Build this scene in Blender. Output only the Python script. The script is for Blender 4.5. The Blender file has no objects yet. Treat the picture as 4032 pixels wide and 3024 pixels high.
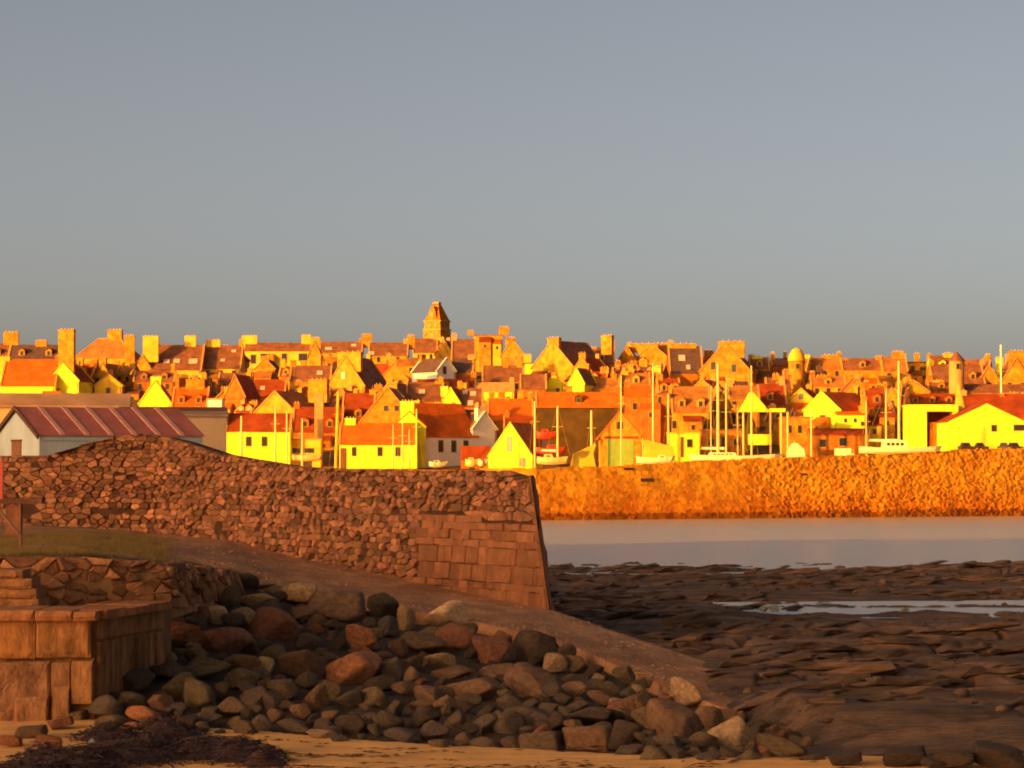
import bpy, math, random
import numpy as np
from mathutils import Vector
R = math.radians
random.seed(11); RNG = np.random.default_rng(11)
SC = bpy.context.scene
COL = SC.collection

# ------------------------------------------------------------------ camera, sky, sun, exposure
F, CZ = 10400.0, 6.2                      # focal length in photo pixels, eye height above the sea
PITCH = math.atan((1850 - 1512) / F)
cam = bpy.data.objects.new('camera', bpy.data.cameras.new('camera')); COL.objects.link(cam)
cam.data.sensor_width = 36; cam.data.lens = 36 * F / 4032; cam.data.clip_end = 20000; cam.data.clip_start = 0.5
cam.location = (0, 0, CZ); cam.rotation_euler = (R(90) + PITCH, 0, 0)
SC.camera = cam
SUN_EL, SUN_AZ = R(8.0), R(180 + 50)      # low evening sun behind the camera's left shoulder
W = bpy.data.worlds.new('World'); SC.world = W; W.use_nodes = True
wn, wl = W.node_tree.nodes, W.node_tree.links
sky = wn.new('ShaderNodeTexSky'); sky.sky_type = 'NISHITA'; sky.sun_disc = False
sky.sun_elevation = SUN_EL; sky.sun_rotation = SUN_AZ
sky.air_density = 0.3; sky.dust_density = 3.1; sky.ozone_density = 0.5
wb = wn.new('ShaderNodeMix'); wb.data_type = 'RGBA'; wb.blend_type = 'MULTIPLY'
wb.inputs['Factor'].default_value = 1
wl.new(sky.outputs[0], wb.inputs[6]); wb.inputs[7].default_value = (1, 0.755, 0.52, 1)   # the camera's warm white balance
wl.new(wb.outputs[2], wn['Background'].inputs[0]); wn['Background'].inputs[1].default_value = 0.14
sl = bpy.data.lights.new('sun', 'SUN'); sl.energy = 4.5; sl.angle = R(0.6); sl.color = (1, 0.42, 0.03)
sun = bpy.data.objects.new('sun', sl); COL.objects.link(sun)
SD = Vector((math.sin(SUN_AZ) * math.cos(SUN_EL), math.cos(SUN_AZ) * math.cos(SUN_EL), math.sin(SUN_EL)))
sun.rotation_euler = SD.to_track_quat('Z', 'Y').to_euler()
vs = SC.view_settings
vs.view_transform = 'Standard'; vs.look = 'None'; vs.exposure = 1.15; vs.gamma = 1; vs.use_curve_mapping = False
SC.cycles.filter_width = 1.9

# ------------------------------------------------------------------ helpers
def at(px, py, Y):
    u = (px - 2016) / F; v = (1512 - py) / F
    dy = math.cos(PITCH) - v * math.sin(PITCH); dz = math.sin(PITCH) + v * math.cos(PITCH)
    s = Y / dy
    return Vector((u * s, Y, CZ + dz * s))
def zpx(py, Y): return at(2016, py, Y).z
def xpx(px, Y): return at(px, 1850, Y).x
def lerp(a, b, t): return a + (b - a) * t
def pw(x, pts):
    return float(np.interp(x, [p[0] for p in pts], [p[1] for p in pts]))

TAB = RNG.random((256, 256))
def vnoise(x, y):
    x = np.asarray(x, float); y = np.asarray(y, float)
    xi = np.floor(x).astype(int); yi = np.floor(y).astype(int)
    fx = x - xi; fy = y - yi; fx = fx * fx * (3 - 2 * fx); fy = fy * fy * (3 - 2 * fy)
    g = lambda a, b: TAB[a & 255, b & 255]
    return (g(xi, yi) * (1 - fx) + g(xi + 1, yi) * fx) * (1 - fy) + (g(xi, yi + 1) * (1 - fx) + g(xi + 1, yi + 1) * fx) * fy
def fbm(x, y, o=5, gain=.5):
    s = 0; a = 1; t = 0
    for i in range(o):
        s = s + a * vnoise(np.asarray(x) * 2 ** i + 17.3 * i, np.asarray(y) * 2 ** i + 9.1 * i); t += a; a *= gain
    return s / t

def tag(o, label=None, cat=None, group=None, kind=None):
    if label: o['label'] = label
    if cat: o['category'] = cat
    if group: o['group'] = group
    if kind: o['kind'] = kind
    return o
def empty(name, loc, rz=0, label=None, cat=None, group=None):
    o = bpy.data.objects.new(name, None); COL.objects.link(o)
    o.location = loc; o.rotation_euler = (0, 0, rz); o.empty_display_size = .3
    return tag(o, label, cat, group)
def mesh_obj(name, verts, faces, m, parent=None, smooth=False, tint=None):
    me = bpy.data.meshes.new(name); me.from_pydata([tuple(v) for v in verts], [], faces)
    if m: me.materials.append(m)
    if smooth: me.polygons.foreach_set('use_smooth', [True] * len(me.polygons))
    if tint is not None:
        a = me.attributes.new('tint', 'FLOAT_COLOR', 'POINT')
        a.data.foreach_set('color', np.asarray(tint, 'f').ravel())
    me.update()
    o = bpy.data.objects.new(name, me); COL.objects.link(o)
    if parent: o.parent = parent
    return o
class MB:
    def __init__(s): s.v = []; s.f = []
    def box(s, x0, x1, y0, y1, z0, z1):
        n = len(s.v)
        s.v += [(x0, y0, z0), (x1, y0, z0), (x1, y1, z0), (x0, y1, z0), (x0, y0, z1), (x1, y0, z1), (x1, y1, z1), (x0, y1, z1)]
        s.f += [tuple(n + i for i in q) for q in ((0, 3, 2, 1), (4, 5, 6, 7), (0, 1, 5, 4), (1, 2, 6, 5), (2, 3, 7, 6), (3, 0, 4, 7))]
        return s
    def hexa(s, p):     # eight corners, bottom ring then top ring
        n = len(s.v); s.v += [tuple(q) for q in p]
        s.f += [tuple(n + i for i in q) for q in ((0, 3, 2, 1), (4, 5, 6, 7), (0, 1, 5, 4), (1, 2, 6, 5), (2, 3, 7, 6), (3, 0, 4, 7))]
        return s
    def prism(s, prof, a0, a1, axis):   # profile of (h, z) points extruded along x or y
        n = len(s.v); k = len(prof)
        for a in (a0, a1):
            s.v += [((a, h, z) if axis == 'x' else (h, a, z)) for h, z in prof]
        s.f += [tuple(range(n, n + k)), tuple(range(n + 2 * k - 1, n + k - 1, -1))]
        for i in range(k): s.f.append((n + i, n + k + i, n + k + (i + 1) % k, n + (i + 1) % k))
        return s
    def tube(s, p0, p1, r0, r1=None, k=8):
        r1 = r0 if r1 is None else r1
        p0, p1 = Vector(p0), Vector(p1); d = (p1 - p0).normalized()
        a = d.orthogonal().normalized(); b = d.cross(a); n = len(s.v)
        for p, r in ((p0, r0), (p1, r1)):
            for i in range(k):
                t = 2 * math.pi * i / k; s.v.append(tuple(p + a * r * math.cos(t) + b * r * math.sin(t)))
        for i in range(k): s.f.append((n + i, n + (i + 1) % k, n + k + (i + 1) % k, n + k + i))
        s.f += [tuple(range(n + k - 1, n - 1, -1)), tuple(range(n + k, n + 2 * k))]
        return s
    def build(s, name, m, parent=None, smooth=False): return mesh_obj(name, s.v, s.f, m, parent, smooth)

# ------------------------------------------------------------------ materials
def mat(name, col, rough=.9, var=.25, scale=1.5, bump=.0, bscale=8, tint=False, objcol=False, col2=None, mask=None, spec=.2, stretch=(1, 1, 1), wave=None):
    m = bpy.data.materials.new(name); m.use_nodes = True
    n, l = m.node_tree.nodes, m.node_tree.links
    b = n['Principled BSDF']; b.inputs['Roughness'].default_value = rough; b.inputs['Specular IOR Level'].default_value = spec
    tc = n.new('ShaderNodeTexCoord'); oi = n.new('ShaderNodeObjectInfo')
    mp = n.new('ShaderNodeMapping'); mp.inputs['Scale'].default_value = stretch
    l.new(tc.outputs['Object'], mp.inputs['Vector'])
    ad = n.new('ShaderNodeVectorMath'); ad.operation = 'ADD'
    sc = n.new('ShaderNodeVectorMath'); sc.operation = 'SCALE'; sc.inputs['Scale'].default_value = 53
    cmb = n.new('ShaderNodeCombineXYZ')
    for i in range(3): l.new(oi.outputs['Random'], cmb.inputs[i])
    l.new(cmb.outputs[0], sc.inputs[0]); l.new(mp.outputs[0], ad.inputs[0]); l.new(sc.outputs[0], ad.inputs[1])
    def noise(s, d=6, r=.6):
        t = n.new('ShaderNodeTexNoise'); t.inputs['Scale'].default_value = s; t.inputs['Detail'].default_value = d; t.inputs['Roughness'].default_value = r
        l.new(ad.outputs[0], t.inputs['Vector']); return t
    def mixc(blend, fac, a, bb):
        x = n.new('ShaderNodeMix'); x.data_type = 'RGBA'; x.blend_type = blend
        for sock, val in ((x.inputs['Factor'], fac), (x.inputs[6], a), (x.inputs[7], bb)):
            if hasattr(val, 'is_output'): l.new(val, sock)
            else: sock.default_value = val if isinstance(val, (int, float)) else (*val, 1)
        return x.outputs[2]
    n1 = noise(scale)
    rp = n.new('ShaderNodeMapRange'); rp.inputs[1].default_value = .32; rp.inputs[2].default_value = .68
    l.new(n1.outputs[0], rp.inputs[0])
    lo = tuple(c * (1 - var) for c in col); hi = tuple(min(1, c * (1 + var)) for c in col)
    c = mixc('MIX', rp.outputs[0], lo, hi)
    if col2:
        n2 = noise(mask or .4, 5)
        r2 = n.new('ShaderNodeMapRange'); r2.inputs[1].default_value = .48; r2.inputs[2].default_value = .6
        l.new(n2.outputs[0], r2.inputs[0])
        c = mixc('MIX', r2.outputs[0], c, col2)
    if tint:
        at_ = n.new('ShaderNodeAttribute'); at_.attribute_name = 'tint'
        c = mixc('MULTIPLY', 1.0, c, at_.outputs['Color'])
    if objcol: c = mixc('MULTIPLY', 1.0, c, oi.outputs['Color'])
    l.new(c, b.inputs['Base Color'])
    if bump:
        nb = noise(bscale, 8, .65)
        h = nb.outputs[0]
        if wave:
            w = n.new('ShaderNodeTexWave'); w.wave_type = 'BANDS'; w.bands_direction = wave[0]; w.inputs['Scale'].default_value = wave[1]
            w.inputs['Distortion'].default_value = .6
            l.new(tc.outputs['Object'], w.inputs['Vector'])
            s_ = n.new('ShaderNodeMath'); s_.operation = 'ADD'; l.new(h, s_.inputs[0]); l.new(w.outputs['Fac'], s_.inputs[1]); h = s_.outputs[0]
        bp = n.new('ShaderNodeBump'); bp.inputs['Strength'].default_value = bump; bp.inputs['Distance'].default_value = .12
        l.new(h, bp.inputs['Height']); l.new(bp.outputs[0], b.inputs['Normal'])
    return m
M = {}
# painted and stone walls, roofs
M['yellow'] = mat('sun_tinted_white_paint', (.83, .72, .03), .85, .2, .5, .15, 3)  # sunlit white walls: the low sun's yellow is put into the base colour
M['lemon'] = mat('lemon_limewash', (.76, .42, .03), .85, .25, .35, .2, 3)
M['cream'] = mat('cream_paint', (.84, .76, .56), .85, .07, .4, .1, 3)
M['stone'] = mat('golden_sandstone', (.48, .195, .015), .95, .45, .9, .5, 2.5)
M['ochre'] = mat('ochre_harl', (.54, .245, .018), .95, .42, .8, .4, 3)
M['rust'] = mat('rust_sandstone', (.42, .13, .014), .95, .4, .9, .5, 2.5)
M['dark_stone'] = mat('dark_olive_stone', (.085, .045, .010), .95, .35, .5, .5, 2.5)
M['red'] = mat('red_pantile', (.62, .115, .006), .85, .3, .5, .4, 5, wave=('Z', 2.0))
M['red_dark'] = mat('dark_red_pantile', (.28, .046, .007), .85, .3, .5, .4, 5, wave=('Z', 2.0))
M['slate'] = mat('brown_slate', (.225, .082, .034), .7, .35, .7, .3, 6, wave=('Z', 2.2))
M['slate_grey'] = mat('grey_slate', (.11, .058, .045), .7, .25, .7, .3, 6, wave=('Z', 2.2))
M['tan_roof'] = mat('tan_roof', (.36, .135, .026), .85, .35, .6, .3, 6, wave=('Z', 2.2))
M['coping'] = mat('pale_stone_coping', (.58, .27, .07), .9, .15, 1, .2, 4)
M['pot'] = mat('clay_chimney_pot', (.58, .34, .17), .85, .15, 2)
M['glass'] = mat('dark_window_glass', (.03, .022, .008), .3, .2, 1, spec=.5)
M['frame'] = mat('window_frame_paint', (.40, .25, .05), .6, .1, 2)
M['door'] = mat('brown_door_paint', (.16, .06, .02), .6, .15, 2)
M['green'] = mat('sage_green_door', (.27, .36, .05), .7, .12, .8, .1, 4)
M['skylight'] = mat('pale_skylight', (.7, .45, .3), .3, .1, 1, spec=.6)
M['white'] = mat('white_gloss_paint', (.86, .72, .32), .45, .05, 1, spec=.4)
M['mast'] = mat('mast_paint', (.8, .5, .14), .5, .08, .6, spec=.4)
M['hullred'] = mat('red_hull_paint', (.55, .04, .01), .5, .1, 1, spec=.4)
M['hulldark'] = mat('dark_hull_paint', (.06, .03, .02), .5, .1, 1, spec=.4)
M['rope'] = mat('rope', (.35, .2, .08), .9, .2, 4)
# near things
M['shed_wall'] = mat('cream_shed_paint', (.47, .48, .40), .8, .14, .9, .25, 5, stretch=(1, 1, .4))
M['shed_roof'] = mat('red_painted_metal_sheet', (.46, .125, .075), .65, .22, .8, .1, 6)
M['seam'] = mat('pale_metal_seam', (.66, .29, .18), .6, .15, 2)
M['store_wall'] = mat('beige_render', (.48, .29, .14), .9, .10, .5, .2, 5)
M['store_roof'] = mat('brown_felt_roof', (.34, .19, .11), .85, .25, .4, .3, 4)
M['fascia'] = mat('dark_fascia_board', (.13, .055, .025), .8, .2, 1)
M['wall_stone'] = mat('brown_rubble_stone', (.30, .115, .045), .95, .32, 3.5, .8, 14, tint=True)
M['mortar'] = mat('dark_wall_core', (.07, .027, .012), 1, .3, 3, .5, 12)
M['block'] = mat('brown_dressed_stone', (.27, .098, .036), .95, .26, 2.2, .7, 9, tint=True, col2=(.22, .08, .03), mask=.9)
M['quay_stone'] = mat('orange_brown_concrete', (.33, .135, .042), .95, .4, 3.5, .8, 12, tint=True, stretch=(1, 1, .5))
M['terrace'] = mat('worn_terrace_earth', (.38, .165, .06), 1, .3, 1.2, .6, 8, col2=(.22, .14, .035), mask=.22)
M['slip'] = mat('worn_slipway_stone', (.43, .195, .08), .95, .34, 1.2, .8, 7, stretch=(1, .35, 1), col2=(.31, .13, .055), mask=.45)
M['sand'] = mat('orange_sand', (.80, .38, .11), 1, .2, 2.2, .5, 16, stretch=(.5, 1, 1))
M['under'] = mat('dark_gravel', (.085, .046, .025), 1, .4, 6, .8, 20)
M['boulder'] = mat('boulder_stone', (.9, .9, .9), .92, .45, 4.5, 1.0, 16, objcol=True)
M['shore'] = mat('weedy_shore_rock', (.115, .062, .032), .85, .6, 1.3, 1.0, 9, col2=(.25, .122, .058), mask=.55, spec=.25, stretch=(.3, 1, 2.5))
M['weed'] = mat('dark_seaweed', (.075, .03, .017), .7, .5, 6, .6, 20, spec=.35)
M['grass'] = mat('green_grass_blades', (.25, .15, .04), .9, .3, 3)
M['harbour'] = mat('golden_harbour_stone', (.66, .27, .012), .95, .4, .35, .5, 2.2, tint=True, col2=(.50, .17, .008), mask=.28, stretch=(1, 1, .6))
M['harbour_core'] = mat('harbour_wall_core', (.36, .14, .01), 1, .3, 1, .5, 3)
M['hill'] = mat('town_ground', (.20, .11, .04), 1, .3, .1, .3, 1)
M['turf'] = mat('shading_ridge_turf', (.09, .08, .03), 1, .3, .05, .5, .5)
M['redpaint'] = mat('red_sign_paint', (.62, .07, .02), .5, .1, 2, spec=.4)
M['timber'] = mat('weathered_timber', (.26, .10, .045), .9, .3, 3, .5, 12, stretch=(3, 3, .4))
M['pebble'] = mat('pale_pebble', (.62, .52, .40), .8, .15, 4)
# water
m = bpy.data.materials.new('sea_water'); m.use_nodes = True; n_, l_ = m.node_tree.nodes, m.node_tree.links
b_ = n_['Principled BSDF']; b_.inputs['Base Color'].default_value = (.37, .375, .30, 1); b_.inputs['Roughness'].default_value = .28
b_.inputs['IOR'].default_value = 1.33
t_ = n_.new('ShaderNodeTexCoord'); w1 = n_.new('ShaderNodeTexNoise'); w1.inputs['Scale'].default_value = 1.6; w1.inputs['Detail'].default_value = 5
l_.new(t_.outputs['Object'], w1.inputs['Vector'])
bb = n_.new('ShaderNodeBump'); bb.inputs['Strength'].default_value = 1; bb.inputs['Distance'].default_value = .13
l_.new(w1.outputs[0], bb.inputs['Height']); l_.new(bb.outputs[0], b_.inputs['Normal'])
M['sea'] = m

# ------------------------------------------------------------------ large structure: sea, town hill, added shading ridge behind the camera
tag(mesh_obj('sea', [(-9000, -9000, 0), (9000, -9000, 0), (9000, 9000, 0), (-9000, 9000, 0)], [(0, 1, 2, 3)], M['sea']), kind='structure')

TP = [(0, 6.3), (438, 6.35), (470, 11.2), (520, 19.2), (570, 26.2), (620, 29.2), (900, 31)]
def zt(Y): return pw(Y, TP)
def quay_Y(X): return pw(X, [(-400, 318), (2, 324), (70, 357), (160, 400), (420, 520)])     # foot of the far harbour wall
xs = np.linspace(-420, 420, 85)
ys = [0] + list(np.linspace(12, 900, 75))
V = []; Fc = []
for j, yy in enumerate(ys):
    for x in xs:
        Y = max(quay_Y(x) + 3.2, 300) + yy * (900 - quay_Y(x)) / 900
        V.append((x, Y, zt(Y)))
nx = len(xs)
for j in range(len(ys) - 1):
    for i in range(nx - 1): a = j * nx + i; Fc.append((a, a + 1, a + nx + 1, a + nx))
tag(mesh_obj('hillside', V, Fc, M['hill'], smooth=True), kind='structure')

# unseen ridge, added and shaped to keep the evening sun off the near shore (behind and left of the viewer)
ax = Vector((math.cos(SUN_AZ), -math.sin(SUN_AZ), 0)) * -1      # along the ridge
sh = Vector((SD.x, SD.y, 0)).normalized()
c0 = Vector((0, 100, 0)) + sh * 800
def ridge_h(p): return 134 * np.clip(min(p + 96, 104 - p) / 18, 0, 1) ** .7
V = []; Fc = []; n1, n2 = 60, 26
for i in range(n1):
    p = lerp(-95.9, 103.9, i / (n1 - 1))
    for j in range(n2):
        q = lerp(-85, 85, j / (n2 - 1))
        h = ridge_h(p) * max(0, 1 - (abs(q) / 85) ** 2) + 1.5 * vnoise(p / 9, q / 9) - .8
        P = c0 + ax * (p) + sh * q
        V.append((P.x, P.y, float(h)))
for i in range(n1 - 1):
    for j in range(n2 - 1): a = i * n2 + j; Fc.append((a, a + 1, a + n2 + 1, a + n2))
tag(mesh_obj('shading_ridge', V, Fc, M['turf'], smooth=True), kind='structure')

# ------------------------------------------------------------------ near shore: sand, shore rock, terrace, slipway
def grid_obj(name, P, m, kind='structure', smooth=True):      # P: array (rows, cols, 3)
    r, c, _ = P.shape
    idx = np.arange(r * c).reshape(r, c)
    q = np.stack([idx[:-1, :-1], idx[:-1, 1:], idx[1:, 1:], idx[1:, :-1]], -1).reshape(-1, 4)
    o = mesh_obj(name, P.reshape(-1, 3), q.tolist(), m, smooth=smooth)
    if kind: tag(o, kind=kind)
    return o
X, Y = np.meshgrid(np.linspace(-45, 45, 420), np.concatenate([np.linspace(15, 40, 20), np.linspace(40.2, 56, 150)]))
Z = CZ - 5.0 + .10 * (fbm(X * .5, Y * .9, 5) - .5) + .025 * (fbm(X * 3, Y * 6, 3) - .5) + .0
yb_ = np.interp(X, [-9, -7.2, -5.4, -4.2, -1.9, .6, 2.1, 3.1, 4.3, 6], [56, 52.6, 51, 50.2, 48.3, 47.2, 46.7, 46.3, 46.0, 46.0])
Z = Z - .5 * np.clip((Y - yb_ - .2 + .5 * (fbm(X * .8, Y * .0 + 3, 4) - .5)) / 1.2, 0, 1)
grid_obj('sand', np.stack([X, Y, Z], -1), M['sand'])

# shore rock: tilted ledges with weed, a heightfield standing out of the sand and sea
X, Y = np.meshgrid(np.linspace(-4, 46, 520), 44 + (np.linspace(0, 1, 520) ** 1.35) * 150)
wob = 5 * (fbm(X * .08, Y * .05, 3) - .5)
lev = np.interp(Y + wob, [44, 46.5, 50, 58, 75, 100, 130, 150, 175, 195], [-5.4, -5.06, -4.98, -5.08, -5.30, -5.62, -5.74, -5.84, -6.15, -7.5])
lev += np.interp(X, [0, 18, 30, 46], [0, .03, .18, .3]) * np.interp(Y, [90, 130], [0, 1])
big = (fbm(X * .16, Y * .09, 5, .55) - .5)
st = fbm(X * .10 + 40, Y * .30 + 11, 5, .55)           # ledges: bands with steps
steps = np.floor(st * 15) / 15; fr = st * 15 - np.floor(st * 15)
led = steps + np.clip(fr * 9 - 8, 0, 1) / 15
fine = fbm(X * 1.3, Y * .9, 5, .6) - .5
mnd = fbm(X * .38 + 3, Y * .22 + 8, 3) - .5
Z = lev + .40 * big + .95 * (led - .5) + .5 * mnd + .12 * fine * np.interp(Y, [44, 90], [1, 1.6])
rid = np.abs(fbm(X * .45 + 9, Y * .35, 4) - .5)
Z -= .28 * np.clip(.045 - rid, 0, 1) / .045 * (fbm(X * .2, Y * .2 + 50, 3) > .47)
far = np.interp(Y, [85, 125], [1, .62]); Z = lev + (Z - lev) * far - .22 * (1 - far)
Z += .30 * np.clip((X - 6.8) / 2.5, 0, 1) * np.exp(-((Y - 49) / 3.5) ** 2)
Z -= .16 * np.exp(-((Y - 99) / 5) ** 2) * np.clip((X - 8) / 3, 0, 1)
pool = np.exp(-((Y - 108 - .12 * (X - 15) - 1.5 * (fbm(X * .25, X * 0, 3) - .5)) / 1.15) ** 4) * np.clip((X - 11.8) / 1.2, 0, 1)
Z = Z * (1 - .9 * pool) + (-6.2) * .9 * pool
Z = np.where(Y < 45.8 + .5 * fbm(X * .6, Y * 0, 3), np.minimum(Z, -5.2), Z)
Z -= .10 * np.clip((Y - 105) / 25, 0, 1)
Z += .24 * np.clip(fbm(X * .16 + 30, Y * .05, 4) - .42, 0, 1) * 2.2 * np.exp(-((Y - 143 - 6 * (fbm(X * .1, X * 0 + 5, 3) - .5)) / 9) ** 2) * (.6 + .9 * fbm(X * .7, Y * .4, 4))
mask_l = np.clip((X - np.interp(Y, [44, 56, 70, 88, 120], [8, 4.6, 4.2, .6, -3.5])) / .8, 0, 1)  # stays below the slipway on its near side
Z = np.where(mask_l < 1, np.minimum(Z, -5.3) * (1 - mask_l) + Z * mask_l, Z)
grid_obj('shore_rock', np.stack([X, Y, CZ + Z], -1), M['shore'])
pv = [(8.6, 101, CZ - 5.70), (46, 106, CZ - 5.70), (46, 119, CZ - 5.70), (8.6, 114, CZ - 5.70)]
tag(mesh_obj('tide_pool', pv, [(0, 1, 2, 3)], M['sea']), kind='structure')

# slipway: cross sections (far edge pixel + depth, near edge pixel + depth)
SL = [((430, 2090, 113.4), (520, 2198, 66)), ((640, 2098, 113), (760, 2218, 76)), ((900, 2118, 110), (900, 2248, 78)), ((1150, 2180, 104.5), (1150, 2322, 80)),
      ((1690, 2290, 94.5), (1600, 2402, 78)), ((2150, 2392, 87), (2150, 2502, 73)), ((2500, 2510, 78), (2480, 2642, 65)),
      ((2900, 2640, 70), (2720, 2747, 59.5)), ((3250, 2730, 64), (3000, 2832, 56)), ((3560, 2815, 58), (3260, 2890, 52.5))]
sf = np.array([at(*a) for a, b in SL]); sn = np.array([at(*b) for a, b in SL])
def resample(P, n):
    t = np.linspace(0, len(P) - 1, n); k = np.arange(len(P))
    return np.stack([np.interp(t, k, P[:, i]) for i in range(3)], -1)
nS = 220; A = resample(sf, nS); B = resample(sn, nS)
for P in (A, B):        # soften the corners of the edges
    for _ in range(14): P[1:-1] = .5 * P[1:-1] + .25 * (P[:-2] + P[2:])
rows = []
jit = .18 * (fbm(np.arange(nS) * .15, np.zeros(nS), 4) - .5)
for k in range(46):
    t = k / 45
    P = A * (1 - t) + B * t
    P[:, 2] += .10 * (fbm(P[:, 0] * .9, P[:, 1] * .35, 5) - .5) + .05 * (fbm(P[:, 0] * 4, P[:, 1] * 2, 3) - .5)
    if k == 45: P[:, 1] += jit; P[:, 2] += jit * .3
    rows.append(P)
sk = rows[-1].copy(); sk[:, 2] -= .28; sk[:, 1] += .05; rows.append(sk)
sk = sk.copy(); sk[:, 2] -= 1.5; sk[:, 1] += 1.2; rows.append(sk)
f0 = rows[0].copy(); f0[:, 2] -= 1.6; f0[:, 1] += .3; rows.insert(0, f0)
grid_obj('slipway', np.stack(rows), M['slip'])

# the slope of loose boulders between slipway and sand
BT = [(380, 2700, 54), (640, 2400, 63), (900, 2255, 77.5), (1150, 2326, 79.5), (1600, 2408, 77.5), (2150, 2508, 72.5), (2480, 2648, 64.5), (2720, 2752, 59), (3000, 2838, 55.5), (3300, 2900, 51)]
BB = [(380, 2850, 52), (640, 2862, 51.4), (900, 2880, 50.5), (1150, 2892, 49.9), (1600, 2935, 48), (2150, 2960, 46.9), (2480, 2972, 46.35), (2720, 2982, 46), (3000, 2988, 45.7), (3300, 2990, 45.6)]
def slope_Y(px, py):
    ty, tY = pw(px, [(a, b) for a, b, c in BT]), pw(px, [(a, c) for a, b, c in BT])
    by, bY = pw(px, [(a, b) for a, b, c in BB]), pw(px, [(a, c) for a, b, c in BB])
    t = min(1.1, max(0, (py - ty) / (by - ty)))
    return 1 / lerp(1 / tY, 1 / bY, t)
rows = []
for k in range(60):
    t = k / 59 * 1.08
    row = []
    for px in np.linspace(380, 3300, 160):
        ty, by = pw(px, [(a, b) for a, b, c in BT]), pw(px, [(a, b) for a, b, c in BB])
        py = lerp(ty, by, t); p = at(px, py, slope_Y(px, py)); row.append((p.x, p.y, p.z - lerp(.34, .16, min(1, t)) + .12 * float(vnoise(p.x * 3, p.y * 2))))
    rows.append(row)
grid_obj('boulder_bed', np.array(rows), M['under'])

# grassy terrace left of the slipway
TC = [-700, 0, 300, 600, 760, 860]
TF = [(2192, 56.5), (2192, 57.5), (2186, 59), (2205, 66), (2222, 74), (2240, 78)]
TB = [(2060, 113.5), (2066, 113), (2082, 112.6), (2098, 112), (2102, 111), (2112, 110)]
rows = []
for k in range(70):
    t = k / 69; row = []
    for px in np.linspace(-700, 860, 130):
        fy, fY = np.interp(px, TC, [a for a, b in TF]), np.interp(px, TC, [b for a, b in TF])
        by, bY = np.interp(px, TC, [a for a, b in TB]), np.interp(px, TC, [b for a, b in TB])
        Yd = lerp(fY, bY, t); za, zb = zpx(fy, fY), zpx(by, bY)
        x = lerp(xpx(px, fY), xpx(px, bY), t)
        z = lerp(za, zb, t) - .16 * min(1, max(0, (px - 520 + 160 * (float(fbm(Yd * .12, 3.3, 4)) - .5)) / 120)) + .25 * (float(fbm(x * .5, Yd * .35, 4)) - .5) * min(1, 8 * t) + .02
        row.append((x, Yd, z))
    rows.append(row)
terr = np.array(rows)
fr = terr[0].copy(); fr[:, 2] -= 1.2; fr[:, 1] += .3
grid_obj('terrace', np.concatenate([fr[None], terr]), M['terrace'])
# yard behind the pier where the shed stands
yz = zpx(1806, 150)
b = MB(); b.box(-120, -18.4, 117.5, 189, -1, yz); tag(b.build('harbour_yard', M['terrace']), kind='structure')

# ------------------------------------------------------------------ stone walls built stone by stone
def clip(poly, nx_, ny_, c):
    out = []
    for i in range(len(poly)):
        p, q = poly[i], poly[(i + 1) % len(poly)]
        dp, dq = p[0] * nx_ + p[1] * ny_ - c, q[0] * nx_ + q[1] * ny_ - c
        if dp <= 0: out.append(p)
        if (dp < 0 < dq) or (dq < 0 < dp):
            t = dp / (dp - dq); out.append((p[0] + (q[0] - p[0]) * t, p[1] + (q[1] - p[1]) * t))
    return out
def cells(seeds, an=1.0):
    S = np.array(seeds, float); S[:, 0] /= an
    res = []
    for i in range(len(S)):
        d = (S - S[i]); r = (d ** 2).sum(1); nb = np.argsort(r)[1:15]
        w = 3 * math.sqrt(r[nb[3]]) if len(nb) > 3 else 3
        poly = [(S[i, 0] - w, S[i, 1] - w), (S[i, 0] + w, S[i, 1] - w), (S[i, 0] + w, S[i, 1] + w), (S[i, 0] - w, S[i, 1] + w)]
        for j in nb:
            n_ = S[j] - S[i]; mid = (S[j] + S[i]) / 2
            poly = clip(poly, n_[0], n_[1], float(n_ @ mid))
            if not poly: break
        res.append([(a * an, b) for a, b in poly])
    return res
def stone_mesh(poly, fn, gap, h, bev, tilt):
    cx = sum(p[0] for p in poly) / len(poly); cy = sum(p[1] for p in poly) / len(poly)
    def inset(d):
        o = []
        for a, b_ in poly:
            L = math.hypot(a - cx, b_ - cy) or 1; k = max(.25, 1 - d / L); o.append((cx + (a - cx) * k, cy + (b_ - cy) * k))
        return o
    o0, o1, o2 = inset(gap), inset(gap + bev * .25), inset(gap + bev)
    tx, ty = random.uniform(-tilt, tilt), random.uniform(-tilt, tilt)
    k = len(poly); v = []
    for a, b_ in o0: v.append(fn(a, b_, -.05))
    for a, b_ in o1: v.append(fn(a, b_, h * .65 + (a - cx) * tx + (b_ - cy) * ty))
    for a, b_ in o2: v.append(fn(a, b_, h + (a - cx) * tx + (b_ - cy) * ty + random.uniform(-.01, .01)))
    f = [tuple(range(2 * k, 3 * k))]
    for r in (0, k):
        for i in range(k): f.append((r + i, r + (i + 1) % k, r + k + (i + 1) % k, r + k + i))
    return v, f
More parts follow.
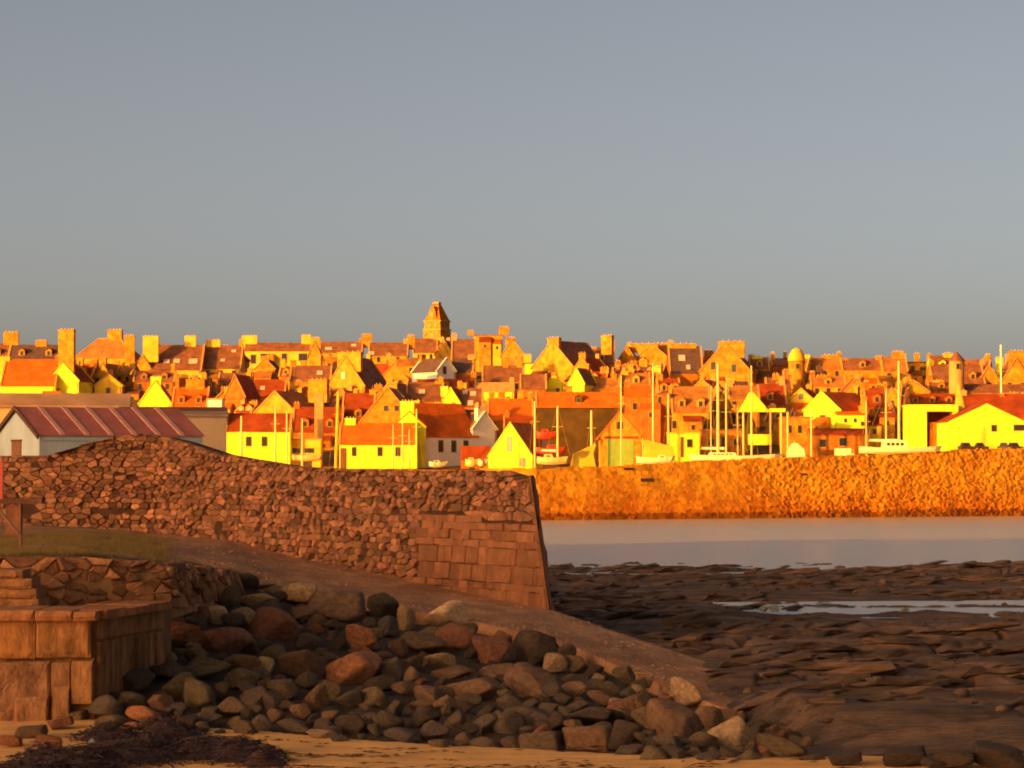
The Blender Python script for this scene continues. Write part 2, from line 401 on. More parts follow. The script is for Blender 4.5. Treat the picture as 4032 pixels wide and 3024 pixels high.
def lay_stones(thing, polys, fn, m, gap, hr, bev, tilt=.1, tints=None, name='stone', keep=300, size=None):
    items = []
    for i, poly in enumerate(polys):
        if len(poly) < 3: continue
        ar = 0
        for j in range(len(poly)): ar += poly[j][0] * poly[(j + 1) % len(poly)][1] - poly[(j + 1) % len(poly)][0] * poly[j][1]
        if ar < 0: poly = poly[::-1]
        if abs(ar) < 1e-3: continue
        v, f = stone_mesh(poly, fn, gap, random.uniform(*hr), bev, tilt)
        t = tints(poly) if tints else 1
        if not isinstance(t, tuple): t = (t, t, t)
        items.append((abs(ar), v, f, t))
    items.sort(key=lambda a: -a[0])
    for ar, v, f, t in items[:keep]: mesh_obj(name, v, f, m, thing, tint=[(*t, 1)] * len(v))
    if items[keep:]:
        VV, FF, TT = [], [], []
        for ar, v, f, t in items[keep:]:
            n0 = len(VV); VV += v; FF += [tuple(i + n0 for i in q) for q in f]; TT += [(*t, 1)] * len(v)
        tag(mesh_obj('small_' + name + 's', VV, FF, m, thing, tint=TT), kind='stuff')

class Path:      # a plan line of points with arc length
    def __init__(s, pts, e=.6):
        s.e = e
        s.p = np.array([(q[0], q[1]) for q in pts], float)
        d = np.hypot(*(s.p[1:] - s.p[:-1]).T); s.u = np.concatenate([[0], np.cumsum(d)])
    def at(s, u):
        x = np.interp(u, s.u, s.p[:, 0]); y = np.interp(u, s.u, s.p[:, 1])
        e = s.e; a = np.array([np.interp(u + e, s.u, s.p[:, 0]) - np.interp(u - e, s.u, s.p[:, 0]), np.interp(u + e, s.u, s.p[:, 1]) - np.interp(u - e, s.u, s.p[:, 1])])
        a /= np.hypot(*a) or 1
        return x, y, a[1], -a[0]         # point and outward normal (towards the viewer)
    def u_of_px(s, px):
        uu = np.linspace(0, s.u[-1], 800); xx = np.interp(uu, s.u, s.p[:, 0]); yy = np.interp(uu, s.u, s.p[:, 1])
        return float(np.interp(px, 2016 + F * xx / yy, uu))

def stonewall_tint():
    r = random.random()
    k = random.uniform(.5, 1.4)
    if r < .10: return (k * 1.5, k * 1.45, k * 1.35)
    if r < .25: return (k * .8, k * .85, k * .95)
    return (k, k * random.uniform(.9, 1.08), k * random.uniform(.85, 1.1))

# --- the near pier
PP = Path([(xpx(a, Yd), Yd) for a, Yd in ((-700, 119), (-300, 117), (0, 114.5), (170, 113.6), (400, 113), (640, 112.2), (1000, 107), (1400, 99.2), (1690, 94.3), (2112, 87.9))])
TOPPX = [(-700, 1800), (180, 1799), (240, 1787), (300, 1765), (360, 1742), (430, 1724), (530, 1712), (640, 1712), (720, 1732), (880, 1784), (1000, 1804), (1200, 1836), (1400, 1849), (1700, 1852), (2030, 1855), (2065, 1860), (2112, 1878)]
BASEPX = [(-700, 2066), (0, 2072), (600, 2106), (880, 2120), (1150, 2188), (1690, 2300), (2150, 2405)]
uu = np.linspace(0, PP.u[-1], 900)
pxu = np.array([2016 + F * PP.at(u)[0] / PP.at(u)[1] for u in uu]); Yu = np.array([PP.at(u)[1] for u in uu])
ztop_u = np.array([zpx(pw(a, TOPPX), b) for a, b in zip(pxu, Yu)]); zbot_u = np.array([zpx(pw(a, BASEPX), b) - .25 for a, b in zip(pxu, Yu)])
ztop = lambda u: float(np.interp(u, uu, ztop_u)); zbot = lambda u: float(np.interp(u, uu, zbot_u))
uend = PP.u[-1]
BATTER = .10
def pier_fn(u, z, h):
    x, y, nx_, ny_ = PP.at(min(max(u, 0), uend))
    ext = u - uend if u > uend else 0
    o = h + BATTER * (CZ - z) + .35
    e = .6; ax_, ay_ = -ny_, nx_
    return (x + nx_ * o + ax_ * ext, y + ny_ * o + ay_ * ext, z)
pier = empty('stone_pier', (0, 0, 0), 0, 'long curved brown rubble stone pier wall ending in a battered square end', 'pier')
# core
cs = np.linspace(0, uend, 90); V = []; Fc = []
for u in cs:
    zt_, zb_ = ztop(u) - .06, min(zbot(u), CZ - 5.4)
    x, y, nx_, ny_ = PP.at(u)
    for z, back in ((zb_, 0), (zt_, 0), (zt_, 4.2), (zb_, 4.8)):
        p = pier_fn(u, z, -.02) if not back else (x, y + back + .5, z)
        V.append(p)
for i in range(len(cs) - 1):
    a = i * 4
    for k in range(3): Fc.append((a + k, a + 4 + k, a + 5 + k, a + 1 + k))
a = (len(cs) - 1) * 4
# battered end face
e0 = len(V); zb_, zt_ = CZ - 5.4, ztop(uend) - .06
for z, back in ((zb_, 0), (zt_, 0), (zt_, 4.2), (zb_, 4.8)):
    x, y, nx_, ny_ = PP.at(uend); ax_, ay_ = -ny_, nx_
    ext = .12 + .44 * (CZ - z)
    p = pier_fn(uend, z, -.02)
    V.append((p[0] + ax_ * ext + back * .035, p[1] + ay_ * ext + back, z))
Fc += [(a, a + 1, e0 + 1, e0), (a + 1, a + 2, e0 + 2, e0 + 1), (a + 2, a + 3, e0 + 3, e0 + 2), (e0, e0 + 1, e0 + 2, e0 + 3), (0, 3, 2, 1)]
mesh_obj('wall_core', V, Fc, M['mortar'], pier)
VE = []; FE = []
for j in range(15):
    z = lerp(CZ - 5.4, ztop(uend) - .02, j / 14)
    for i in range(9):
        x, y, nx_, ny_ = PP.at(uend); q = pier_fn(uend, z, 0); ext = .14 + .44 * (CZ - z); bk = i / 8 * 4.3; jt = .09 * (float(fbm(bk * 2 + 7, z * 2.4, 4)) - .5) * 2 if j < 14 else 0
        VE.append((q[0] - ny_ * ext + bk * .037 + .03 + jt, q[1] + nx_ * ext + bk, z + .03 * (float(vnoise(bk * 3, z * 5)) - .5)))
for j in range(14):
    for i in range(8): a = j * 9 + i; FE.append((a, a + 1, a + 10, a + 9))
mesh_obj('end_face', VE, FE, M['block'], pier, tint=[(1.5, 1.4, 1.25, 1)] * len(VE))  # brighter tint paints light onto this face, which is turned from the glow
# rubble courses and the dressed end
u_dress = PP.u_of_px(1700)
dtop_ = lambda u: zpx(1995, 90) - .06 * (u - u_dress)
def in_dress(u, z): return u > u_dress and z < zpx(1995, 90) - .06 * (u - u_dress)
seeds = []; dress = []
z = CZ - 5.2
while z < CZ + 1.8:
    rh = random.uniform(.10, .27); u = random.uniform(0, .3)
    while u < uend + .6:
        w = random.uniform(.16, .85) * (.75 + rh)
        uc, zc = u + w / 2, z + rh / 2 + random.uniform(-.06, .06)
        if zbot(uc) - .2 < zc < ztop(uc) + .1 and not in_dress(uc, zc) and uc < uend + .10 + .44 * (CZ - zc): seeds.append((uc + random.uniform(-.06, .06), zc))
        u += w
    z += rh
n_rub = len(seeds); z = CZ - 5.4; rects = []
while z < CZ - 1.0:
    rh = random.choice((.24, .34, .46, .58)); u = u_dress + random.uniform(-.5, .5)
    while u < uend + 3:
        w = random.uniform(.45, 1.5); j_ = lambda: random.uniform(-.025, .025)
        lim = lambda zz: uend + .10 + .44 * (CZ - zz)
        if in_dress(max(u + w / 2, u_dress + .01), z + rh) and u < lim(z) - .12 and z + rh > zbot(min(u, uend)) - .3:
            rects.append([(min(a, lim(b_)), b_) for a, b_ in ((u + j_(), z + j_()), (u + w + j_(), z + j_()), (u + w + j_(), z + rh + j_()), (u + j_(), z + rh + j_()))])
            for f_ in (.2, .5, .8): seeds.append((u + w * f_, z + rh / 2))
        u += w
    z += rh
cl = cells(seeds, 1.7)
dtop = lambda u: zpx(1995, 90) - .06 * (u - u_dress)
polys = []
hole = [(PP.u_of_px(90), PP.u_of_px(165), zpx(2045, 113), zpx(1985, 113)), (PP.u_of_px(395), PP.u_of_px(540), zpx(2016, 113), zpx(1994, 113)), (PP.u_of_px(885), PP.u_of_px(940), zpx(2100, 109), zpx(2058, 109))]
for i_, (s_, c_) in enumerate(zip(seeds, cl)):
    if any(h[0] < s_[0] < h[1] and h[2] < s_[1] < h[3] for h in hole) or (i_ < n_rub and random.random() < .035): continue
    c_ = [(a, max(zbot(a) - .3, min(b_, ztop(a) + random.uniform(-.03, .04)))) for a, b_ in c_]
    c_ = [(min(a, uend + .10 + .44 * (CZ - b_)), b_) for a, b_ in c_]
    if i_ < n_rub: polys.append(c_)
dress = rects
pt = lambda poly: stonewall_tint()
lay_stones(pier, dress, pier_fn, M['block'], .006, (.02, .09), .025, .05, lambda p: random.uniform(.8, 1.2), name='dressed_block', keep=120)
lay_stones(pier, polys, pier_fn, M['wall_stone'], .010, (.0, .15), .035, .3, pt)
# end face stones: a quoin column turning the corner
for i in range(9):
    z0 = CZ - 5.2 + i * .57; z1 = z0 + .54
    if z1 > ztop(uend) + .1: z1 = ztop(uend) + .05
    x, y, nx_, ny_ = PP.at(uend); ax_, ay_ = -ny_, nx_
    p = []
    for z in (z0, z1):
        e = .13 + .44 * (CZ - z); d = 3.9 if i % 2 else 4.15
        q = pier_fn(uend, z, .02)
        for ee, dd in ((e - .2, 0.0), (e + .05, .0), (e + .05, d), (e - .2, d)):
            p.append((q[0] + ax_ * ee + dd * .04, q[1] + ay_ * ee + dd, z))
    b = MB().hexa(p); o = b.build('quoin', M['block'], pier)
    a_ = o.data.attributes.new('tint', 'FLOAT_COLOR', 'POINT'); t = random.uniform(.8, 1.15)
    a_.data.foreach_set('color', [t, t, t, 1] * len(o.data.vertices))

# --- the low quay at the left with its ledge
def box_tint(o, t):
    a_ = o.data.attributes.new('tint', 'FLOAT_COLOR', 'POINT'); a_.data.foreach_set('color', [*t, 1] * len(o.data.vertices)); return o
quay = empty('quay', at(0, 2850, 53.6), 0, 'low orange brown stone quay with projecting coping beside the boulders', 'quay')
quay.location = (0, 0, 0)
zq = CZ - 2.98
xq, xe = xpx(378, 53), xpx(645, 57)
core = [(-40, 53.1), (xq - .03, 53.1), (xe - .03, 57.15), (xe - .03, 58.6), (-40, 58.6)]
V = [(a, b, CZ - 5.6) for a, b in core] + [(a, b, zq) for a, b in core]; TQ = [(.75, .75, .75, 1)] * 10
k = len(core)
mesh_obj('quay_core', V, [tuple(range(k, 2 * k))] + [(i, (i + 1) % k, k + (i + 1) % k, k + i) for i in range(k)], M['quay_stone'], quay, tint=TQ)
def wobble_slab(name, x0, x1, y0, y1, z0, z1, m, t, nx=22, nz=8, amp=.045, bev=.05):
    # a block whose front (y0) face is lightly uneven, with softened edges
    V = []; Fc = []
    for j in range(nz + 1):
        for i in range(nx + 1):
            a, c = i / nx, j / nz; x = lerp(x0, x1, a); z = lerp(z0, z1, c)
            e = bev if (i in (0, nx) or j in (0, nz)) else 0
            V.append((x, y0 + e - amp * (float(fbm(x * 2.3, z * 3.1, 4)) - .5) * 2, z + amp * .6 * (float(vnoise(x * 3, z * 9)) - .5)))
    w = nx + 1
    for j in range(nz):
        for i in range(nx): a = j * w + i; Fc.append((a, a + 1, a + w + 1, a + w))
    n0 = len(V); ring = [i for i in range(w)] + [j * w + nx for j in range(1, nz + 1)] + [nz * w + i for i in range(nx - 1, -1, -1)] + [j * w for j in range(nz - 1, 0, -1)]
    for r in ring: V.append((V[r][0], y1, V[r][2]))
    q = len(ring)
    for i in range(q): Fc.append((ring[(i + 1) % q], ring[i], n0 + i, n0 + (i + 1) % q))
    Fc.append(tuple(n0 + i for i in range(q - 1, -1, -1)))
    return mesh_obj(name, V, Fc, m, quay, tint=[(*t, 1)] * len(V))
zA, zB, zC, zD = zpx(2424, 53), zpx(2592, 53), zpx(2604, 53), zpx(2880, 53)
X_ = lambda p: xpx(p, 53)
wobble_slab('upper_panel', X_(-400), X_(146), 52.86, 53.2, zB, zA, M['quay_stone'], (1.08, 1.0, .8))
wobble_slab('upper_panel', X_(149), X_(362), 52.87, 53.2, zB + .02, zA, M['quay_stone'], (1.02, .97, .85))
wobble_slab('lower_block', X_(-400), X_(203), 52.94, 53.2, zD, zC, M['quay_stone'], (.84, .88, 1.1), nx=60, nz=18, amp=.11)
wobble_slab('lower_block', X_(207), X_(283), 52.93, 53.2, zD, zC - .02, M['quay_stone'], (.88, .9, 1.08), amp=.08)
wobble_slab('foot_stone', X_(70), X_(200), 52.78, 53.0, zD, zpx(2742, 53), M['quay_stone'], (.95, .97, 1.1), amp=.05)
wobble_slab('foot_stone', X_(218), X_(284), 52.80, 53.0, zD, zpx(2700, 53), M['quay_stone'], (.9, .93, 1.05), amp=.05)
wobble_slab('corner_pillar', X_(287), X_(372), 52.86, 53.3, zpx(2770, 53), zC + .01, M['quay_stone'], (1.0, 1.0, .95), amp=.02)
# coping slabs
cx = [-420, -60, 150, 300, 392]
for a, b2 in zip(cx[:-1], cx[1:]):
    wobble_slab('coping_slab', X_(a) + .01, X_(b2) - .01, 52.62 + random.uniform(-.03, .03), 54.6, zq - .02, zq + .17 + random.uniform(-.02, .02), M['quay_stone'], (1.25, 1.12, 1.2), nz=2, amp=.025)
def seg_box(p0, p1, w, z0, z1, y_off=0):       # a box along a plan segment, thickness w to the back-left
    p0, p1 = Vector((*p0, 0)), Vector((*p1, 0)); d = (p1 - p0).normalized(); nb = Vector((-d.y, d.x, 0)) * w; nf = Vector((d.y, -d.x, 0)) * y_off
    c = [p0 + nf, p1 + nf, p1 + nb, p0 + nb]
    return MB().hexa([(q.x, q.y, z0) for q in c] + [(q.x, q.y, z1) for q in c])
sA, sB = Vector((xq, 53.1)), Vector((xe, 57.15))
for t0, t1 in ((.03, .30), (.305, .62), (.625, 1.0)):
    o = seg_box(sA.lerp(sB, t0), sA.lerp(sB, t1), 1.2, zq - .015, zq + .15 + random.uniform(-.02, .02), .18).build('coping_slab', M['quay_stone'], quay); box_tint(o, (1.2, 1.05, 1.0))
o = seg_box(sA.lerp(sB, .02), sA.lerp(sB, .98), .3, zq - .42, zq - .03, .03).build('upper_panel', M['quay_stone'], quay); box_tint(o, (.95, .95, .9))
t = .02
while t < .97:
    w = random.uniform(.05, .11); z0 = lerp(CZ - 5.1, CZ - 4.2, t) + random.uniform(-.15, .1)
    o = seg_box(sA.lerp(sB, t), sA.lerp(sB, min(.98, t + w)), .3, z0 - .3, zq - .43 - random.uniform(0, .12), random.uniform(-.08, .06)).build('upright_stone', M['quay_stone'], quay)
    k_ = random.uniform(.7, 1.1); box_tint(o, (k_, k_, k_ * .95)); t += w + random.uniform(.012, .05)

# --- retaining rubble wall at the back of the ledge
RP = Path([(xpx(a, Yd), Yd) for a, Yd in ((-300, 56.8), (150, 57.2), (640, 58.6), (700, 65.5), (900, 77.3), (960, 79))], .2)
rpx = [2016 + F * RP.at(u)[0] / RP.at(u)[1] for u in np.linspace(0, RP.u[-1], 200)]; ru = np.linspace(0, RP.u[-1], 200); rY = [RP.at(u)[1] for u in ru]
rtop = [zpx(pw(a, [(-300, 2196), (300, 2190), (600, 2208), (760, 2226), (960, 2262)]), b) for a, b in zip(rpx, rY)]
rbot = [zpx(pw(a, [(-300, 2398), (600, 2372), (700, 2345), (960, 2330)]), b) - .1 for a, b in zip(rpx, rY)]
rt = lambda u: float(np.interp(u, ru, rtop)); rb = lambda u: float(np.interp(u, ru, rbot))
ret = empty('retaining_wall', (0, 0, 0), 0, 'low wall of pale rubble stones between the grass and the quay ledge', 'wall')
def ret_fn(u, z, h):
    x, y, nx_, ny_ = RP.at(u); o = h + .25 * (CZ - 1.85 - z)
    return (x + nx_ * o, y + ny_ * o, z)
V = []; Fc = []
for u in ru[::4]:
    for z, o in ((rb(u) - .3, 0), (rt(u) - .05, 0), (rt(u) - .08, 1)):
        p = ret_fn(u, z, -.02); x, y, nx_, ny_ = RP.at(u)
        V.append((p[0] - nx_ * .6 * o, p[1] - ny_ * .6 * o, p[2]))
for i in range(len(ru[::4]) - 1):
    for k in (0, 1): Fc.append((3 * i + k, 3 * i + 3 + k, 3 * i + 4 + k, 3 * i + 1 + k))
mesh_obj('wall_core', V, Fc, M['terrace'], ret)
seeds = []
u = .05
z = CZ - 3.2
while z < CZ - 1.7:
    rh = random.uniform(.12, .24); u = random.uniform(0, .3)
    while u < RP.u[-1]:
        w = random.uniform(.2, .62) * (2.0 if u > RP.u_of_px(640) else 1)
        if rb(u + w / 2) < z + rh / 2 < rt(u + w / 2) + .02: seeds.append((u + w / 2, z + rh / 2 + random.uniform(-.06, .06)))
        u += w
    z += rh
polys = [[(min(max(a, 0), RP.u[-1]), max(rb(a) - .1, min(b_, rt(a) + random.uniform(-.02, .02)))) for a, b_ in c_] for c_, q_ in zip(cells(seeds, 1.5), seeds) if random.random() > .12]
polys = [[(a, b_) for a, b_ in c_] for c_ in polys if max(p[0] for p in c_) - min(p[0] for p in c_) < 2.6 and max(p[1] for p in c_) - min(p[1] for p in c_) > .09]
def ret_tint(poly):
    k = random.uniform(.7, 1.15)
    if random.random() < .3: k *= 1.7
    return (k * 1.05, k * 1.08, k)
lay_stones(ret, polys, ret_fn, M['wall_stone'], .012, (.0, .15), .05, .3, ret_tint)

# --- stone steps at the left edge
steps_ = empty('stone_steps', at(60, 2392, 55), 0, 'short flight of worn stone steps at the left edge above the ledge', 'steps')
for i in range(4):
    z0 = i * .2; bl = MB(); w = 1.05 - i * .17
    b0 = -2.6
    keepq = quay; quay = steps_
    k_ = random.uniform(.9, 1.2); wobble_slab('step', b0, w - .5 + random.uniform(-.1, .1), .12 * i + random.uniform(-.04, .04), 1.4, z0 - .02, z0 + .17, M['quay_stone'], (k_ * 1.1, k_ * 1.05, k_), nz=3, amp=.05)
    quay = keepq

# --- things on the terrace at the left edge
Yb = 84
bench = empty('stone_bench', at(40, 2108, Yb), 0, 'stone slab bench on a square brown pillar by the left edge', 'bench')
kx = Yb / F
bl = MB().box(-130 * kx, 128 * kx, -.2, .3, 124 * kx, 146 * kx); box_tint(bl.build('slab', M['block'], bench), (.75, .8, .9))
bl = MB().box(-16 * kx, 44 * kx, -.12, .2, -.3, 124 * kx); box_tint(bl.build('pillar', M['block'], bench), (1.05, 1, 1))
sign = empty('lifebelt_stand', at(-46, 2130, 76), 0, 'red panel of a stand cut off by the left edge of the picture', 'stand')
kx = 76 / F
MB().box(-60 * kx, 56 * kx, -.05, .05, 165 * kx, 315 * kx).build('red_panel', M['redpaint'], sign)
MB().box(-8 * kx, 6 * kx, .05, .15, -.4, 300 * kx).build('post', M['timber'], sign)
rail = empty('handrail', at(-30, 2130, 70), 0, 'thin pale slanting rail running down past the bench pillar', 'rail')
p0 = at(-40, 1965, 74) - rail.location; p1 = at(82, 2112, 66) - rail.location
MB().tube(p0, p1, .045, .045, 8).build('rail_bar', M['timber'], rail)
MB().tube(p1, p1 + Vector((0, 0, -.7)), .04, .04, 8).build('rail_post', M['timber'], rail)

# ------------------------------------------------------------------ boulders
def boulder_mesh(seed, planes=12, box=False, sub=4):
    import bmesh
    r = np.random.default_rng(seed)
    bm = bmesh.new(); bmesh.ops.create_icosphere(bm, subdivisions=sub, radius=1)
    D = np.array([v.co[:] for v in bm.verts])
    if box:
        N = np.array([(1, 0, 0), (-1, 0, 0), (0, 1, 0), (0, -1, 0), (0, 0, 1), (0, 0, -1)], float) + r.normal(0, .10, (6, 3))
        N = np.concatenate([N, r.normal(0, 1, (4, 3))]); h = np.concatenate([r.uniform(.78, .9, 6), r.uniform(1.0, 1.15, 4)])
    else:
        N = r.normal(0, 1, (planes, 3)); h = r.uniform(.55, 1.0, planes)
    N /= np.linalg.norm(N, axis=1)[:, None]
    dots = D @ N.T
    rad = np.where(dots > .05, h / np.maximum(dots, .05), 9)
    p = 38
    rr = (np.sum(rad ** -float(p), axis=1) + 1.25 ** -float(p)) ** (-1 / p)
    rr *= 1 + .05 * (fbm(D[:, 0] * 2.2 + seed, D[:, 1] * 2.2 + D[:, 2] * 1.7, 4) - .5) + .06 * (fbm(D[:, 0] * 5 + seed, D[:, 2] * 5 + D[:, 1] * 3, 3) - .5)
    P = D * rr[:, None]
    P -= (P.max(0) + P.min(0)) / 2; P /= np.abs(P).max(0)
    me = bpy.data.meshes.new('boulder')
    for v, q in zip(bm.verts, P): v.co = q
    for f in bm.faces: f.smooth = True
    bm.to_mesh(me); bm.free(); me.materials.append(M['boulder'])
    return me
BM = [boulder_mesh(s) for s in range(22)]; BX = [boulder_mesh(100 + s, box=True) for s in range(5)]
BC = {'grey': (.066, .043, .028), 'dark': (.042, .026, .016), 'brown': (.105, .055, .028), 'olive': (.085, .054, .026), 'tan': (.20, .115, .055), 'cream': (.34, .21, .10),
      'red': (.135, .052, .026), 'orange': (.20, .074, .032)}
GRP = 'boulders heaped below the slipway'
def boulder(px, py, w, h, c, label=None, box=False, rot=None, name='boulder', Yd=None, d=None, grp=GRP, tiltx=0):
    Yd = Yd or slope_Y(px, py)
    hw, hh = w / 2 * Yd / F, h / 2 * Yd / F
    dp = d or (hw * random.uniform(.8, 1.1) + hh * .2)
    me = random.choice(BX if box else BM)
    o = bpy.data.objects.new(name, me); COL.objects.link(o)
    p = at(px, py, Yd - dp * .5)
    o.location = p; o.scale = (hw * 1.06, dp, hh * 1.08)
    a = R(random.choice((-1, 1)) * random.uniform(0, 14)) if rot is None else R(rot)
    o.rotation_euler = (R(random.uniform(-8, 8)), a, R(random.uniform(-15, 15)))
    k = random.uniform(.85, 1.18); col = [v * f_ for v, f_ in zip(BC[c], (3.7, 3.5, 3.1))]
    o.color = (col[0] * k * random.uniform(.95, 1.06), col[1] * k, col[2] * k * random.uniform(.92, 1.08), 1)
    tag(o, label or 'small dark stone in the heap of boulders below the slipway', 'boulder', grp)
    return o
KEY = [
 (1178, 2342, 160, 90, 'tan', 'flat tan boulder high in the heap just under the slipway edge', -12), (1075, 2470, 195, 145, 'red', 'large dark red block with a flat brown top near the upper heap', 4),
 (1330, 2395, 215, 140, 'brown', 'broad brown slab sloping under the slipway between tan and dark boulders', -14), (1510, 2385, 125, 95, 'dark', 'dark olive boulder tucked right under the slipway edge', 5),
 (1597, 2440, 70, 120, 'tan', 'narrow upright tan stone left of the cream boulder', 0), (1755, 2420, 180, 105, 'cream', 'pale cream boulder, brightest in the heap, against the slipway', 3),
 (1800, 2520, 165, 130, 'red', 'reddish brown boulder right below the cream one', -10), (1935, 2570, 145, 125, 'red', 'rounded russet boulder at the right of the upper heap', 0),
 (2090, 2565, 210, 165, 'dark', 'big dark brown boulder overhung by the slipway edge', -20), (1420, 2522, 140, 100, 'orange', 'orange wedge shaped boulder in the middle of the heap', 25),
 (1458, 2460, 55, 55, 'grey', None, 0), (1527, 2468, 80, 85, 'grey', None, 20), (1665, 2532, 175, 85, 'brown', None, 10), (1567, 2552, 78, 70, 'brown', None, 0),
 (1732, 2597, 135, 55, 'tan', 'smooth oval tan cobble below the reddish brown boulder', 12), (1385, 2642, 205, 165, 'orange', 'large orange brown wedge boulder with a pale top edge', 8),
 (1190, 2625, 205, 115, 'brown', None, 6), (1046, 2617, 66, 62, 'cream', 'small cream cobble left of the middle of the heap', 20), (1532, 2640, 112, 112, 'olive', None, 20),
 (1620, 2655, 58, 62, 'tan', None, 0), (1780, 2648, 160, 48, 'brown', None, 4), (1865, 2715, 215, 105, 'brown', None, 8), (2095, 2700, 215, 150, 'brown', 'broad grey brown boulder under the right end of the overhang', 20),
 (1957, 2648, 150, 50, 'brown', None, -8), (1113, 2712, 122, 75, 'olive', None, 0), (1241, 2747, 108, 98, 'brown', None, 0), (1312, 2722, 66, 105, 'olive', None, -30), (1477, 2745, 125, 84, 'olive', None, 25),
 (1590, 2707, 98, 46, 'brown', None, 0), (1690, 2740, 118, 80, 'brown', None, 0), (1530, 2838, 118, 70, 'grey', None, 15), (1672, 2826, 142, 80, 'dark', None, -20), (1795, 2845, 72, 95, 'grey', None, 35),
 (1920, 2852, 128, 85, 'grey', None, 0), (2083, 2835, 195, 100, 'grey', 'wide flat grey boulder near the foot of the heap', 4), (1713, 2882, 118, 88, 'grey', 'light grey five sided boulder at the edge of the sand', 0),
 (1578, 2896, 128, 58, 'grey', None, 0), (1473, 2873, 50, 48, 'grey', None, 0), (1385, 2862, 128, 100, 'dark', None, 0), (1157, 2857, 132, 50, 'grey', None, 8), (1268, 2895, 118, 45, 'tan', None, 4),
 (1910, 2924, 122, 48, 'grey', None, 8), (2028, 2930, 108, 55, 'grey', None, 8), (2310, 2822, 205, 65, 'grey', None, -6), (2653, 2975, 108, 62, 'grey', None, 0), (2468, 2960, 98, 48, 'grey', None, -6), (2787, 2985, 100, 42, 'grey', None, -8),
 (2698, 2732, 150, 98, 'tan', 'flat tan slab lying at the lower edge of the slipway', 32), (2655, 2860, 225, 170, 'brown', 'largest grey brown boulder at the right of the heap', 10), (2770, 2835, 150, 115, 'brown', 'grey brown boulder leaning on the largest one', -20),
 (2470, 2885, 130, 95, 'dark', None, 0), (2880, 2905, 195, 165, 'tan', 'pyramid shaped tan boulder at the right end of the heap', 0), (846, 2412, 92, 78, 'cream', 'cream egg shaped cobble at the upper left of the heap', 35),
 (905, 2362, 78, 105, 'olive', None, 25), (1018, 2362, 150, 52, 'tan', None, -6), (966, 2437, 88, 98, 'tan', None, -25), (715, 2502, 175, 110, 'red', 'rusty red boulder beside the quay', 0), (880, 2522, 205, 125, 'red', 'rusty red slab right of the one beside the quay', 14),
 (760, 2547, 62, 36, 'tan', None, 0), (668, 2590, 58, 36, 'tan', None, 0), (805, 2637, 190, 105, 'olive', None, -6), (955, 2612, 140, 70, 'brown', None, 0), (950, 2668, 145, 82, 'olive', None, 0), (515, 2682, 185, 95, 'dark', None, 0),
 (700, 2705, 150, 110, 'olive', None, 0), (790, 2745, 165, 115, 'olive', 'long olive grey boulder sloping down toward the seaweed', 28), (1005, 2752, 120, 100, 'grey', None, 25), (915, 2787, 115, 80, 'brown', None, 10), (425, 2782, 140, 90, 'grey', None, 20),
 (568, 2807, 140, 60, 'orange', 'orange flat slab lying at the top of the seaweed', 18), (815, 2832, 118, 58, 'grey', None, -8), (520, 2860, 66, 34, 'orange', None, 0), (640, 2862, 78, 36, 'orange', None, -8),
 (975, 2287, 85, 58, 'dark', None, 0), (1040, 2300, 90, 40, 'tan', None, 0), (1075, 2390, 70, 50, 'grey', None, 0), (1250, 2450, 90, 60, 'brown', None, 0)]
random.seed(5)
FILL = []
for px, py, w, h, c, lab, rot in KEY:
    o = boulder(px, py, w, h, c, lab, rot=rot)
    if not lab: FILL.append((o, px, py, w, c))
boulder(2310, 2920, 185, 122, 'brown', 'squared brown block with worn corners standing on the sand', True, 0)
boulder(2135, 2925, 160, 84, 'grey', 'squared grey block left of the brown block on the sand', True, -3)
boulder(2455, 2805, 108, 95, 'red', 'small russet block set upright above the dark boulder', True, -4)
n_fill = 0; tries = 0; placed = [(k[0], k[1], k[2], k[3]) for k in KEY] + [(2310, 2920, 180, 120), (2135, 2925, 150, 80)]
while n_fill < 226 and tries < 14000:
    tries += 1
    px = random.uniform(400, 3180); ty, by = pw(px, [(a, b_) for a, b_, c in BT]), pw(px, [(a, b_) for a, b_, c in BB])
    t = random.random(); py = lerp(ty + 12, by + 4, t)
    w = random.uniform(40, 128) * (1.0 if t > .3 else .8); h = w * random.uniform(.5, .85)
    if any(abs(px - a) < .27 * (w + c) and abs(py - b_) < .27 * (h + d) for a, b_, c, d in placed): continue
    placed.append((px, py, w, h)); n_fill += 1
    warm = (1 - t) * .8 + (px < 1000) * .15
    c = random.choices(['grey', 'dark', 'olive', 'brown', 'tan', 'red', 'orange'], [4 * t + .2, 1.6, 1.2, .8 + warm, .5 * warm, .9 * warm, .25 * warm])[0]
    FILL.append((boulder(px, py, w, h, c), px, py, w, c))
def nearest_name(px, py, marks, sx, sy):
    q = min(marks, key=lambda k: ((k[0] - px) / sx) ** 2 + ((k[1] - py) / sy) ** 2); dx, dy = (px - q[0]) / sx, (py - q[1]) / sy
    return ('left of' if dx < 0 else 'right of') if abs(dx) > abs(dy) else ('above' if dy < 0 else 'below'), q[2]
ORD = ['', 'second ', 'third ', 'fourth ', 'fifth ', 'sixth ', 'seventh ', 'eighth ', 'ninth ', 'tenth ']
